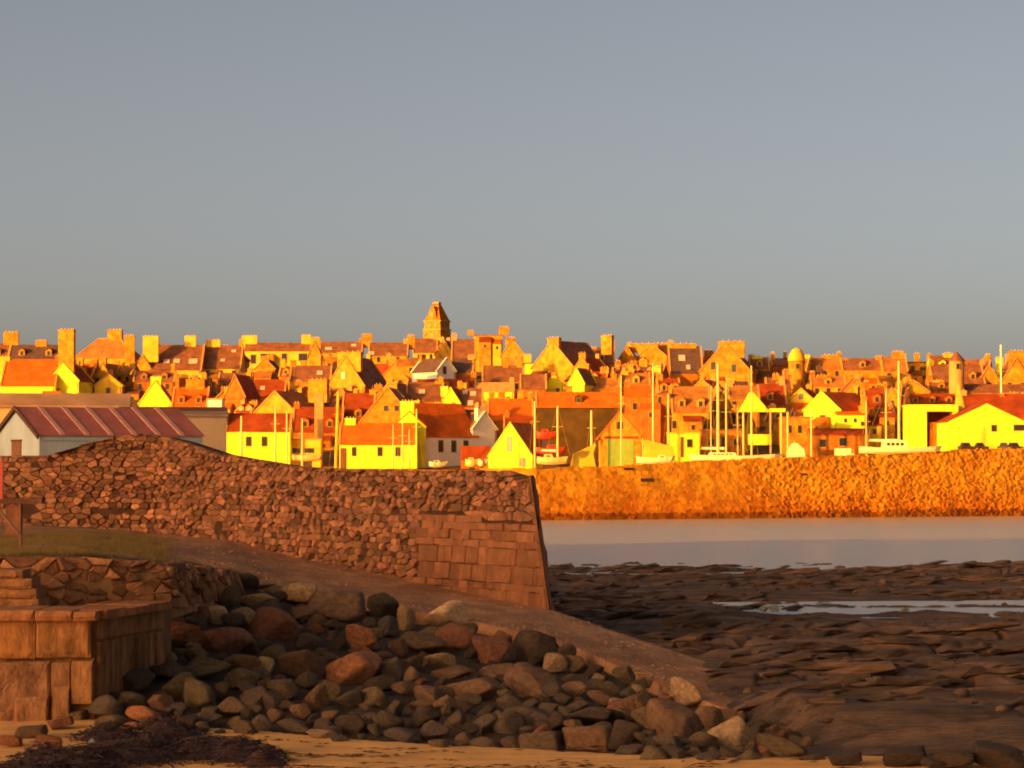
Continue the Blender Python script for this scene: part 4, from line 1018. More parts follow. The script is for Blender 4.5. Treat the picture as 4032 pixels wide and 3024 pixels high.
# ---- middle rows
H('brown roofed cottage under the hip roofed house', 'E', 524, 684, 1502, 1462, 'rust', 'slate', hw=3.4, nwin=3)
H('yellow chimney gable with flared foot between red roofs at the left', 'G', 546, 672, 1590, 1500, 'yellow', 'red', hw=3.2, L=7, ch=[(612, 40, 1484, .6, 'yellow')])
H('red pantiled house with a stone chimney above the store wall', 'E', 676, 812, 1602, 1526, 'rust', 'red', hw=3.4, ch=[(758, 74, 1490), (686, 14, 1470)])
H('small white flat box of a building above the store wall', 'F', 816, 872, 1568, 1568, 'cream', 'coping', hw=3.2, name='outbuilding', cat='outbuilding', Y=436)
H('rust stone house with dark windows left of the stone gable', 'E', 860, 990, 1500, 1470, 'rust', 'slate', hw=5, nwin=3)
H('rust stone gable below the skyline terrace', 'G', 884, 964, 1560, 1478, 'rust', 'red_dark', L=8, hw=6, rot=-15)
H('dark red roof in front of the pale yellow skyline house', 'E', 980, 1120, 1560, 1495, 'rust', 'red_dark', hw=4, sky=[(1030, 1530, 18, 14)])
H('dark slate roof with one pale skylight left of the tall stone gable', 'E', 1140, 1300, 1500, 1440, 'stone', 'slate', sky=[(1256, 1470, 22, 14)], hw=4, nwin=3)
H('stone gable house with a tan roof behind the quay at the left', 'G', 998, 1166, 1625, 1543, 'ochre', 'tan_roof', rot=-28, L=9, ch=[(1188, 86, 1492, 6)], hw=5)
H('tall stone gable with a wide chimney head left of centre', 'G', 1284, 1436, 1520, 1408, 'ochre', 'slate', rot=-25, L=10, hw=6, ch=[(1372, 104, 1386, .6, 'ochre')], win=[(1350, 1478, 16, 28)])
H('narrow pale chimney wall left of the bright mast', 'F', 1238, 1272, 1548, 1548, 'coping', 'coping', hw=6, L=1.2, Y=455)
H('orange stone house with a low roof right of the tall stone gable', 'E', 1520, 1650, 1440, 1415, 'ochre', 'tan_roof', hw=4, nwin=2)
H('golden stone house with broken gable outline under the terrace', 'G', 1500, 1600, 1490, 1432, 'ochre', 'tan_roof', hw=5, L=8, nwin=2)
H('pale cream gable with one dark window below the tower', 'G', 1722, 1794, 1462, 1412, 'cream', 'slate_grey', rot=37, hw=4.5, L=9, win=[(1750, 1458, 12, 28)])
H('grey slate roof right of the pale cream gable', 'E', 1776, 1862, 1465, 1412, 'rust', 'slate_grey', hw=4)
H('small bright flat house front right of the cream gable', 'F', 1806, 1876, 1462, 1462, 'lemon', 'tan_roof', hw=3, win=[(1840, 1480, 30, 8)])
H('long low red brown roof in the middle of the town', 'E', 1640, 1872, 1535, 1494, 'rust', 'red_dark', hw=3)
H('brown roof with two pale skylights above the white house', 'E', 1600, 1742, 1578, 1505, 'rust', 'slate', hw=3.5, sky=[(1660, 1545, 24, 16)], ch=[(1722, 26, 1500)])
H('bright yellow stepped gable above the white house', 'G', 1738, 1812, 1590, 1530, 'yellow', 'slate', hw=4, L=8, rot=-20, ch=[(1748, 30, 1522, .6, 'yellow')])
H('dark roof with pale skylights right of the stepped gable', 'E', 1800, 1900, 1600, 1530, 'rust', 'slate', hw=3.5, sky=[(1830, 1546, 20, 14), (1862, 1552, 24, 16), (1852, 1590, 22, 18)])
H('bright yellow roofed strip of wall in the middle of the town', 'E', 1880, 2024, 1540, 1508, 'yellow', 'coping', hw=3, cope=False)
H('dark roofed house cluster behind the red roofs', 'E', 1900, 2060, 1500, 1440, 'rust', 'slate', hw=4, ch=[(1990, 22, 1405), (2046, 24, 1400)], nwin=3)
H('dark roofed cottage with small lit chimney in mid town', 'E', 2050, 2150, 1530, 1475, 'rust', 'slate', hw=4, ch=[(2062, 34, 1500), (2126, 14, 1490)])
H('small bright yellow rounded gable in mid town, left of the slanting wall', 'G', 2144, 2220, 1515, 1484, 'yellow', 'slate', hw=4, L=6, win=[(2196, 1538, 12, 18)])
H('bright slanting yellow wall beside the rounded gable', 'G', 2240, 2300, 1510, 1452, 'yellow', 'slate', hw=5, L=5, rot=-30)
H('orange house with small chimneys in mid town', 'E', 2306, 2440, 1535, 1490, 'stone', 'tan_roof', hw=3.5, ch=[(2340, 40, 1480), (2420, 20, 1470)], nwin=3)
H('red roofed block with a dark recess left of the brown warehouse', 'E', 1922, 2098, 1655, 1572, 'rust', 'red', hw=3.5, ch=[(2000, 18, 1560)])
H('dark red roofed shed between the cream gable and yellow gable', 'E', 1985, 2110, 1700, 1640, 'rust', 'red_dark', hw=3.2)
H('big brown warehouse with a red pantiled roof behind the masts', 'E', 2112, 2446, 1598, 1546, 'dark_stone', 'red', Y=448, hw=6, over=.4, sky=[])
H('row of bright yellow skylit cottages behind the red house', 'E', 2450, 2560, 1518, 1470, 'lemon', 'tan_roof', hw=4, nwin=3, ch=[(2466, 20, 1460)])
H('tall red painted house with a narrow front in front of the stone houses', 'E', 2462, 2580, 1560, 1521, 'rust', 'red', Y=446, win=[(2560, 1690, 20, 46), (2500, 1600, 16, 26)], cope=False)
H('narrow dark red building left of the stone house with grey roof', 'F', 2580, 2640, 1548, 1548, 'rust', 'slate', Y=446, win=[(2598, 1580, 12, 34), (2598, 1662, 12, 34)])
H('stone house with a grey brown roof and two tall windows', 'E', 2648, 2798, 1622, 1522, 'ochre', 'tan_roof', Y=444, win=[(2656, 1672, 16, 30), (2722, 1666, 18, 40), (2770, 1672, 16, 30)], ch=[(2800, 20, 1515), (2650, 20, 1515)])
H('narrow orange houses behind the tall mast, right of the stone house', 'G', 2800, 2880, 1600, 1540, 'stone', 'tan_roof', Y=452, nwin=2)
H('orange stone house with small windows behind the canopy', 'E', 2872, 2990, 1570, 1520, 'stone', 'tan_roof', hw=6, nwin=3)
H('red brown roof above the canopy', 'E', 2972, 3098, 1590, 1512, 'rust', 'red_dark', hw=4)
H('low stone house with lit chimney behind the canopy', 'E', 3020, 3120, 1530, 1490, 'stone', 'slate', hw=4, ch=[(3060, 24, 1470)])
H('orange stone house with a pale roof below the round turret', 'E', 3090, 3240, 1500, 1462, 'stone', 'slate', hw=4, nwin=3, ch=[(3100, 22, 1455)])
H('small cream gable with one window below the round turret', 'G', 3112, 3200, 1575, 1532, 'lemon', 'red_dark', hw=4.5, L=7, rot=-20, win=[(3156, 1560, 16, 20)])
H('orange terrace with mixed roofs at the right of centre', 'E', 3196, 3330, 1520, 1482, 'ochre', 'tan_roof', hw=4, nwin=3, ch=[(3240, 40, 1476)])
H('orange stone gable with round window near the right', 'G', 3330, 3418, 1540, 1492, 'stone', 'red_dark', hw=6, L=8, win=[(3372, 1542, 14, 20)])
H('red roofed yellow house with a bright gable turned to the left', 'G', 3172, 3302, 1618, 1546, 'yellow', 'red', Y=452, rot=-42, L=11, cope=True, swin=3, win=[(3240, 1650, 20, 30)])
H('low bright yellow wing with little windows at the right', 'E', 3296, 3414, 1634, 1622, 'yellow', 'red', Y=446, win=[(3330, 1655, 10, 14), (3368, 1655, 10, 14), (3398, 1668, 14, 16)], cope=False, ch=[(3406, 22, 1560, 1, 'ochre')])
H('dark red brick building behind the boat masts', 'E', 3412, 3500, 1600, 1530, 'rust', 'red_dark', Y=450, nwin=1)
H('orange house with a lit gable behind the cabin boat masts', 'G', 3480, 3545, 1570, 1530, 'ochre', 'slate', hw=6, nwin=1)
H('ochre house behind the flat roofed yellow building', 'G', 3540, 3660, 1545, 1500, 'ochre', 'slate', hw=4.5, nwin=1)
H('red roofed store above the flat roofed yellow building', 'E', 3574, 3772, 1592, 1553, 'rust', 'red_dark', hw=3.5)
H('rust house with yellow dormer below the turret', 'E', 3660, 3760, 1535, 1500, 'stone', 'slate', hw=4, ch=[(3702, 44, 1498, None, 'lemon')])
H('long dark red roof above the big yellow gable shed at the right edge', 'E', 3802, 4070, 1640, 1552, 'rust', 'red_dark', hw=4, ch=[(4020, 30, 1590, None, 'yellow')])
H('low orange wall of houses above the dark red roof at the right', 'E', 3800, 4060, 1545, 1515, 'stone', 'slate', hw=4, nwin=6)
# ---- quay front row
H('red roofed yellow house with two windows just beyond the store', 'E', 890, 1142, 1697, 1630, 'yellow', 'red_dark', Y=436, win=[(979, 1738, 20, 36), (1041, 1738, 20, 36)], base=zt(436))
H('low yellow building with a strip of dark windows', 'F', 1136, 1262, 1727, 1727, 'lemon', 'coping', Y=438, win=[(1166, 1774, 28, 18), (1218, 1774, 36, 18)])
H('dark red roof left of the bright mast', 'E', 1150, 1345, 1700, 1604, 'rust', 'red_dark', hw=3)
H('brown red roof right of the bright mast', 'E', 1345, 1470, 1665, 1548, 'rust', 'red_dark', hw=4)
H('orange stone gable behind the yellow cottage', 'G', 1412, 1640, 1670, 1528, 'stone', 'tan_roof', hw=6, L=9, rot=-6, win=[(1520, 1608, 18, 22), (1562, 1608, 18, 22)])
H('bright yellow cottage with an orange pantiled roof and three windows', 'E', 1336, 1636, 1748, 1668, 'yellow', 'red', Y=432, ch=[(1374, 42, 1645, None, 'yellow')], win=[(1394, 1778, 16, 34), (1496, 1778, 18, 34), (1566, 1778, 18, 34)], door=[(1352, 1764, 1850, 24)])
H('tall yellow chimney gable between the cottage and the white house', 'G', 1548, 1676, 1680, 1622, 'yellow', 'red', Y=436, L=3, ch=[(1603, 54, 1580, .5, 'yellow')], cope=False, hw=8)
H('white house with three dark windows and a red roof, its front in shade', 'E', 1676, 1880, 1718, 1590, 'cream', 'red', Y=440, rot=36, win=[(1736, 1757, 17, 44), (1786, 1757, 17, 44), (1833, 1757, 17, 44)], pitch=48, cope=False)
H('pale cream gable end right of the white house', 'G', 1862, 1954, 1690, 1625, 'cream', 'slate', Y=444, rot=37, L=8, ch=[(1894, 30, 1608, .5, 'cream')])
H('lean-to with a dark red roof at the foot of the white house', 'E', 1815, 1930, 1806, 1760, 'rust', 'red_dark', Y=434, cope=False, L=3)
H('steep bright yellow gable at the quay beyond the pier end', 'G', 1922, 2096, 1800, 1668, 'yellow', 'tan_roof', Y=426, rot=-22, L=9, win=[(2006, 1748, 16, 56), (2058, 1820, 18, 30)], over=.1)
H('orange boat shed with a pointed gable and a large green door', 'G', 2366, 2524, 1716, 1622, 'ochre', 'red', Y=418, L=10, win=[(2440, 1675, 26, 28)], over=.5, cope=False)
o = bpy.data.objects[[q.name for q in COL.objects if q.get('label', '').startswith('orange boat shed')][0]]
k_ = 418 / F
MB().box(-54 * k_, 50 * k_, -.08, 0, 0, zpx(1728, 418) - zt(418)).build('sliding_door', M['green'], o)
MB().box(-66 * k_, 66 * k_, -.14, 0, zpx(1727, 418) - zt(418), zpx(1718, 418) - zt(418)).build('lintel', M['red_dark'], o)
H('small square yellow hut with a dark doorway on the quay', 'F', 2630, 2754, 1702, 1702, 'yellow', 'lemon', Y=420, door=[(2686, 1720, 1800, 12)], win=[(2716, 1745, 20, 30)], name='hut', cat='hut', L=4)
H('dark red building with a deep shaded front behind the van', 'E', 3190, 3420, 1712, 1690, 'rust', 'red_dark', Y=436, win=[(3240, 1745, 24, 30), (3320, 1740, 30, 30)], cope=False)
H('orange stone building behind the canopy posts', 'F', 3080, 3200, 1640, 1640, 'stone', 'tan_roof', Y=440, win=[(3110, 1690, 16, 30), (3150, 1690, 16, 30)])
H('low brown building behind the boats under the canopy', 'F', 2760, 2930, 1690, 1690, 'rust', 'slate', Y=440, win=[(2800, 1740, 24, 24), (2850, 1740, 20, 40), (2900, 1740, 24, 24)])
H('flat roofed bright yellow building with an arched mark beside the boat', 'F', 3578, 3650, 1593, 1593, 'yellow', 'yellow', Y=430, L=6)
H('bright gabled shed with a wide yellow front at the right edge', 'G', 3734, 4040, 1660, 1588, 'yellow', 'red_dark', Y=420, L=14, win=[(3915, 1686, 20, 24), (4014, 1684, 42, 22)], name='shed', cat='shed', cope=False)
# open bay beside the flat roofed yellow building, with a red box in it
Yd = 430; t = empty('open_bay', (xpx(3708, Yd), Yd, zt(Yd)), 0, 'open fronted bay under a yellow fascia with a red door inside', 'shed'); k = Yd / F
zz = lambda y: zpx(y, Yd) - zt(Yd)
MB().box(-56 * k, 66 * k, -.1, 6, zz(1620), zz(1593)).build('fascia', M['yellow'], t)
MB().box(-56 * k, 66 * k, 5.5, 6, -2, zz(1621)).build('back_wall', M['rust'], t)
MB().box(48 * k, 64 * k, 0, 6, -2, zz(1621)).build('side_wall', M['yellow'], t)
MB().box(-42 * k, 34 * k, 1.0, 3, 0, zz(1662)).build('red_door', M['rust'], t)
# narrow white spire
Yd = 432; t = empty('spire', (xpx(3778, Yd), Yd, zt(Yd)), 0, 'slim bright yellow spire shaped wall end left of the gabled shed', 'spire'); k = Yd / F
zz = lambda y: zpx(y, Yd) - zt(Yd)
MB().hexa([(-20 * k, 0, -1), (20 * k, 0, -1), (20 * k, 1.5, -1), (-20 * k, 1.5, -1), (-16 * k, 0, zz(1620)), (18 * k, 0, zz(1620)), (18 * k, 1.5, zz(1620)), (-16 * k, 1.5, zz(1620))]).build('shaft', M['yellow'], t)
MB().hexa([(-14 * k, 0, zz(1620)), (18 * k, 0, zz(1620)), (18 * k, 1.4, zz(1620)), (-14 * k, 1.4, zz(1620)), (-4 * k, .5, zz(1514)), (2 * k, .5, zz(1514)), (2 * k, .8, zz(1514)), (-4 * k, .8, zz(1514))]).build('spire_tip', M['lemon'], t)

# the stone tower on the skyline
Yd = 735; k = Yd / F; zb = zt(Yd); zz = lambda y: zpx(y, Yd) - zb
tw = empty('church_tower', (xpx(1700, Yd), Yd, zb), R(-30), 'square golden stone tower with a steep cap rising above the skyline', 'tower')
hw_ = 39 * k; c_ = hw_; h2 = hw_ * .93
MB().box(-hw_, hw_, 0, 2 * hw_, -2, zz(1300)).build('wall', M['stone'], tw)
MB().box(-hw_ - .12, hw_ + .12, -.12, 2 * hw_ + .12, zz(1300), zz(1294)).build('string_course', M['coping'], tw)
MB().box(-h2, h2, c_ - h2, c_ + h2, zz(1294), zz(1266)).build('belfry', M['stone'], tw)
MB().box(-hw_ - .05, hw_ + .05, -.05, 2 * hw_ + .05, zz(1266), zz(1261)).build('cornice', M['coping'], tw)
mesh_obj('cap', [(-h2, c_ - h2, zz(1261)), (h2, c_ - h2, zz(1261)), (h2, c_ + h2, zz(1261)), (-h2, c_ + h2, zz(1261)), (-h2 * .3, c_ - h2 * .25, zz(1194)), (h2 * .3, c_ - h2 * .25, zz(1194)), (h2 * .3, c_ + h2 * .25, zz(1194)), (-h2 * .3, c_ + h2 * .25, zz(1194))], [(0, 1, 5, 4), (1, 2, 6, 5), (2, 3, 7, 6), (3, 0, 4, 7), (4, 5, 6, 7)], M['rust'], tw)
MB().prism([(-h2 * .62, zz(1260)), (h2 * .62, zz(1260)), (h2 * .18, zz(1206)), (-h2 * .18, zz(1206))], c_ - h2 * 1.02, c_, 'y').build('gablet', M['stone'], tw)
MB().box(-h2 * .36, h2 * .36, c_ - h2 * .3, c_ + h2 * .3, zz(1194), zz(1188)).build('cap_stone', M['coping'], tw)
for a in (-.45, .45): window(tw, h2 * a, zz(1281), .55, 1.0, y=c_ - h2 - .01)
window(tw, 0, zz(1238), .5, 1.1, y=c_ - h2 * 1.02 - .01); window(tw, 0, zz(1322), .6, 1.3)
for a in (-.45, .45):
    o = window(tw, 0, 0, .55, 1.0, side=R(90)); o.location = (h2 + .004, c_ + h2 * a, zz(1281))
# round turret and pointed turret
def turret(px, Yd, rw, y_e, y_t, label, wall, roof, dome):
    k = Yd / F; zb = zt(Yd); zz = lambda y: zpx(y, Yd) - zb; r = rw * k
    t = empty('turret', (xpx(px, Yd), Yd, zb), 0, label, 'turret')
    MB().tube((0, r, -2), (0, r, zz(y_e)), r, r, 16).build('wall', M[wall], t, True)
    prof = [(1.12, 0), (1.08, .12), (.92, .5), (.6, .85), (.12, 1.0)] if dome else [(1.18, 0), (.1, 1.0)]
    V = []; Fc = []; kk = 16
    for a, h in prof:
        for i in range(kk): V.append((r * a * math.cos(6.2832 * i / kk), r + r * a * math.sin(6.2832 * i / kk), lerp(zz(y_e), zz(y_t), h)))
    for j in range(len(prof) - 1):
        for i in range(kk): Fc.append((j * kk + i, j * kk + (i + 1) % kk, (j + 1) * kk + (i + 1) % kk, (j + 1) * kk + i))
    Fc.append(tuple(range((len(prof) - 1) * kk, len(prof) * kk)))
    mesh_obj('roof', V, Fc, M[roof], t, smooth=dome)
    window(t, 0, zz(y_e + 22), .6, 1.0, y=-.02)
    return t
turret(3142, 520, 32, 1420, 1368, 'round turret with a pale domed top on the skyline right of centre', 'stone', 'lemon', True)
turret(3774, 505, 30, 1420, 1384, 'pointed turret with a pale band near the right edge of the skyline', 'coping', 'slate', False)
# yellow canopy on posts
Yd = 424; k = Yd / F; zb = zt(Yd); zz = lambda y: zpx(y, Yd) - zb
cn = empty('canopy', (xpx(2972, Yd), Yd, zb), 0, 'bright yellow pitched canopy on tall posts beside the sailing boat', 'canopy')
MB().prism([(-60 * k, zz(1622)), (62 * k, zz(1622)), (-6 * k, zz(1544)), (-16 * k, zz(1544))], 0, 3, 'y').build('pediment', M['yellow'], cn)
MB().box(60 * k, 122 * k, .1, 3, zz(1622), zz(1608)).build('beam', M['yellow'], cn)
MB().box(-24 * k, 66 * k, .3, 1.2, zz(1752), zz(1710)).build('yellow_panel', M['yellow'], cn)
for px in (2929, 2961, 3036, 3078, 3104):
    MB().tube(((px - 2972) * k, .6, -.2), ((px - 2972) * k, .6, zz(1621)), .17, .17, 8).build('post', M['mast'], cn)
# tent-like covered frames on the quay
def tent(label, px0, px1, y0, y1, lean, Yd=405, m='lemon', pole=False):
    k = Yd / F; zb = zt(Yd); pc = (px0 + px1) / 2; w = (px1 - px0) / 2 * k; z1 = zpx(y0, Yd) - zb; ze_ = zpx(y1, Yd) - zb
    t = empty('boat_cover', (xpx(pc, Yd), Yd, zb), 0, label, 'boat cover', 'covered boats on the quay'); ax_ = lean * w
    sec = [(-1, .15), (-.75, .55), (lean - .12, .96), (lean + .12, .96), (.75, .55), (1, .15)]
    V = []; Fc = []
    for y_, s in ((0, .55), (.6, 1), (3.2, 1), (4, .6)):
        for a, h in sec: V.append((a * w * (.9 + .1 * s), y_, lerp(ze_, z1, h) if h > .2 else 0))
    n = len(sec)
    for j in range(3):
        for i in range(n - 1): q = j * n + i; Fc.append((q, q + 1, q + n + 1, q + n))
    Fc += [tuple(range(n - 1, -1, -1)), tuple(range(3 * n, 4 * n))]
    mesh_obj('cover', V, Fc, M[m], t)
    MB().tube((ax_, 2, 0), (ax_, 2, z1 + .2), .08).build('ridge_pole', M['mast'], t)
tent('yellow sheeted boat cover left of the boat shed', 2246, 2350, 1748, 1833, .85)
tent('yellow sheeted boat cover sloping away right of the boat shed', 2522, 2664, 1729, 1792, -.85)
tent('small bell shaped cover over a dinghy right of the sailing boat', 3099, 3178, 1742, 1801, -.1, 385, 'white')

# ------------------------------------------------------------------ boats, masts, van
def hull_mesh(L, bm_, z_keel, z_deck, rake=.9):
    V = []; Fc = []; n = 13; sec = 7
    for i in range(n):
        s = i / (n - 1); x = lerp(-L / 2, L / 2, s)
        half = bm_ / 2 * (math.sin(math.pi * min(1, (s * .93 + .07))) ** .6) * (1 if s > .08 else .85)
        sheer = z_deck + .28 * (abs(s - .45) * 2) ** 2
        for j in range(sec):
            a = j / (sec - 1) * math.pi; yy = -math.cos(a) * half; d = math.sin(a)
            zz_ = lerp(sheer, z_keel + .25 * (s - .5) ** 2 * 4, d ** .8)
            V.append((x + rake * (1 - d) * (1 if s > .9 else 0) * .6, yy, zz_))
    for i in range(n - 1):
        for j in range(sec - 1): a = i * sec + j; Fc.append((a, a + 1, a + sec + 1, a + sec))
        Fc.append((i * sec, (i + 1) * sec, (i + 1) * sec + sec - 1, i * sec + sec - 1))
    Fc += [tuple(range(sec)), tuple(range(n * sec - 1, (n - 1) * sec - 1, -1))]
    return V, Fc
def boat(label, px0, px1, y_deck, y_keel, Yd, col='white', cabin=None, masts=(), rz=0, keel=True, group='boats laid up on the quay'):
    k = Yd / F; zb = zt(Yd); zz = lambda y: zpx(y, Yd) - zb; pc = (px0 + px1) / 2; L = (px1 - px0) * k
    t = empty('boat', (xpx(pc, Yd), Yd, zb), R(rz), label, 'boat', group)
    V, Fc = hull_mesh(L, max(1.6, L * .26), zz(y_keel), zz(y_deck)); mesh_obj('hull', V, Fc, M[col], t, smooth=False)
    if keel and zz(y_keel) > .1: MB().box(-L * .2, L * .2, -.12, .12, -.1, zz(y_keel) + .15).build('keel', M['hulldark'], t)
    if cabin:
        a, b2, yt = cabin; xa, xb = (a - pc) * k, (b2 - pc) * k; w = max(.6, L * .085)
        c = MB().hexa([(xa, -w, zz(y_deck) - .1), (xb, -w, zz(y_deck) - .1), (xb, w, zz(y_deck) - .1), (xa, w, zz(y_deck) - .1), (xa + .15, -w * .9, zz(yt)), (xb - .3, -w * .9, zz(yt)), (xb - .3, w * .9, zz(yt)), (xa + .15, w * .9, zz(yt))]).build('cabin', M[col], t)
        nw = max(2, int((xb - xa) / .8)); hgt = zz(yt) - zz(y_deck)
        for i in range(nw):
            xc = lerp(xa + .5, xb - .6, (i + .5) / nw); MB().box(xc - .2, xc + .2, -w - .02, -w + .12, zz(y_deck) + hgt * .3, zz(y_deck) + hgt * .65).build('cabin_window', M['glass'], c)
    for px, yt, th in masts:
        xm = (px - pc) * k; r = th * .42 * k
        m_ = MB().tube((xm, 0, zz(y_deck) - .1), (xm, 0, zz(yt)), r, r * .8, 8).build('mast', M['mast'], t)
        MB().tube((xm, 0, zz(y_deck) + .9), (xm - 2.6, 0, zz(y_deck) + 1.0), .07, .06, 6).build('boom', M['mast'], m_)
        for sg in (-1, 1): MB().tube((xm + sg * min(L * .42, 3.2), 0, zz(y_deck) + .1), (xm, 0, zz(yt) - .1), .022, .022, 5).build('stay', M['rope'], m_)
        MB().tube((xm - .3, 0, zz(y_deck) + 1.12), (xm - 2.4, 0, zz(y_deck) + 1.15), .16, .12, 8).build('furled_sail', M['cream'], m_)
        MB().tube((xm - .8, 0, lerp(zz(y_deck), zz(yt), .6)), (xm + .8, 0, lerp(zz(y_deck), zz(yt), .6)), .035, .035, 6).build('spreader', M['mast'], m_)
    return t
boat('long white sailing boat with two masts in front of the canopy', 2716, 3065, 1795, 1828, 382, 'white', (2790, 2900, 1782), [(2828, 1430, 15), (2860, 1507, 9)])
boat('small white open boat in front of the boat shed', 2506, 2646, 1803, 1830, 380, 'white', (2590, 2625, 1792))
boat('large yellow white cabin boat with a row of windows at the right', 3384, 3696, 1764, 1792, 378, 'white', (3472, 3574, 1733), [(3541, 1421, 13), (3490, 1530, 9)])
boat('red boat between the two slim masts at the brown warehouse', 2112, 2186, 1704, 1732, 412, 'hullred', (2130, 2165, 1690))
boat('low yellow boat below the red boat at the brown warehouse', 2114, 2232, 1803, 1832, 395, 'mast', (2140, 2180, 1788), [(2196, 1598, 11)])
boat('orange boat lying behind the yellow one at the warehouse', 2110, 2220, 1766, 1790, 402, 'hullred', (2150, 2200, 1752))
boat('small cream boat by the foot of the white house', 1690, 1756, 1822, 1842, 415, 'white', (1705, 1735, 1812))
boat('small peach boat under the dark lean-to roof', 1832, 1884, 1812, 1840, 412, 'mast', (1842, 1870, 1802))
boat('small pinkish boat beside the peach one under the lean-to', 1882, 1912, 1812, 1838, 412, 'white')
boat('low pale boat under the strip of dark windows', 1150, 1262, 1795, 1818, 415, 'mast', (1180, 1220, 1785))
def pole(px, y0, y1, th, Yd, label, m='mast', name='mast', lean=0):
    k = Yd / F; zb = zt(Yd); t = empty(name, (xpx(px, Yd), Yd, zb), 0, label, 'mast', 'free standing masts along the quay')
    r = th * .4 * k; z1 = zpx(y0, Yd) - zb
    MB().tube((0, 0, -.2), (lean, 0, z1), r, r * .75, 8).build('pole', M[m], t)
    MB().tube((lean * .7 - .7, 0, z1 * .7), (lean * .7 + .7, 0, z1 * .7), .035, .035, 6).build('spreader', M[m], t)
    for sg in (-1, 1): MB().tube((sg * 1.1, .2, .3), (lean, 0, z1 * .97), .022, .022, 5).build('shroud', M['rope'], t)
    return t
for px, y0, th, lab in ((950, 1638, 12, 'short mast over the yellow house, leftmost of the masts'), (1084, 1593, 11, 'mast above the right part of the yellow house with two windows'), (1129, 1620, 9, 'slim mast at the right corner of the yellow house with two windows'),
                   (1190, 1647, 10, 'mast over the low building with a strip of windows'), (1548, 1672, 7, 'mast before the cottage roof, leftmost of three'), (1585, 1660, 8, 'mast before the cottage roof, middle of three'), (1611, 1690, 6, 'mast before the cottage roof, rightmost of three'),
                   (2106, 1580, 11, 'pale mast at the left corner of the brown warehouse'), (2329, 1616, 13, 'thick pale mast in front of the right part of the brown warehouse'), (2446, 1480, 9, 'mast rising above the boat shed gable'), (2572, 1430, 11, 'tall mast between the red house and the dark red building'),
                   (2632, 1550, 11, 'pale mast at the left side of the stone house with grey roof'), (2960, 1440, 9, 'mast standing above the canopy'), (3195, 1610, 11, 'mast left of the dark red building'), (3412, 1580, 8, 'thin mast at the right end of the low yellow wing'),
                   (2800, 1520, 6, 'thin mast left of the tall one of the sailing boat'), (2905, 1600, 6, 'thin mast just left of the canopy')):
    pole(px, y0, 0, th, 408, lab)
pole(1322, 1540, 0, 19, 412, 'thick bright yellow mast left of the yellow cottage, tallest in the left half', 'lemon', lean=.4)
pole(1640, 1610, 0, 9, 412, 'bright yellow pole at the right corner of the yellow cottage', 'yellow')
t = pole(3944, 1358, 0, 11, 480, 'white flagpole on the skyline near the right edge', 'white', 'flagpole'); t['category'] = 'flagpole'; t.pop('group', None)
# van
Yd = 384; k = Yd / F; zb = zt(Yd); zz = lambda y: zpx(y, Yd) - zb
vn = empty('van', (xpx(3325, Yd), Yd, zz(1801) + zb - .3), 0, 'white box van parked behind the harbour wall', 'van'); h_ = 36 * k + .3
MB().box(-36 * k, 24 * k, -.9, .9, .25, h_).build('box_body', M['white'], vn)
MB().hexa([(24.2 * k, -.85, .25), (38 * k, -.85, .25), (38 * k, .85, .25), (24.2 * k, .85, .25), (24.2 * k, -.8, h_ * .9), (31 * k, -.8, h_ * .85), (31 * k, .8, h_ * .85), (24.2 * k, .8, h_ * .9)]).build('cab', M['white'], vn)
MB().box(26 * k, 30 * k, -.86, -.82, h_ * .55, h_ * .78).build('side_window', M['glass'], vn)
for a in (-24, 28): MB().tube((a * k, -.92, .28), (a * k, -.7, .28), .28, .28, 12).build('wheel', M['hulldark'], vn)
# parked cars in front of the yellow gabled shed
for i, (px, lab) in enumerate(((3806, 'dark car at the open end of the gabled shed, left one'), (3862, 'dark car at the open end of the gabled shed, right one'), (3958, 'dark car in front of the yellow gabled shed, left one'), (3996, 'dark car in front of the yellow gabled shed, right one'))):
    Yd = 392; k = Yd / F; car = empty('parked_car', (xpx(px, Yd), Yd, zpx(1776, Yd)), R(random.uniform(-20, 20)), lab, 'car', 'cars parked at the gabled shed')
    MB().hexa([(-1.1, -.8, .25), (1.1, -.8, .25), (1.1, .8, .25), (-1.1, .8, .25), (-1.1, -.78, .75), (1.05, -.78, .7), (1.05, .78, .7), (-1.1, .78, .75)]).build('body', M['hulldark'], car)
    MB().hexa([(-.8, -.72, .74), (.5, -.72, .72), (.5, .72, .72), (-.8, .72, .74), (-.6, -.6, 1.25), (.2, -.6, 1.25), (.2, .6, 1.25), (-.6, .6, 1.25)]).build('cabin', M['glass'], car)
    for a in (-.7, .7): MB().tube((a, -.82, .28), (a, -.62, .28), .28, .28, 10).build('wheel', M['hulldark'], car)
    MB().box(-1.3, 1.3, -1, 1, -3, 0.0).build('plinth', M['harbour_core'], car) if False else None

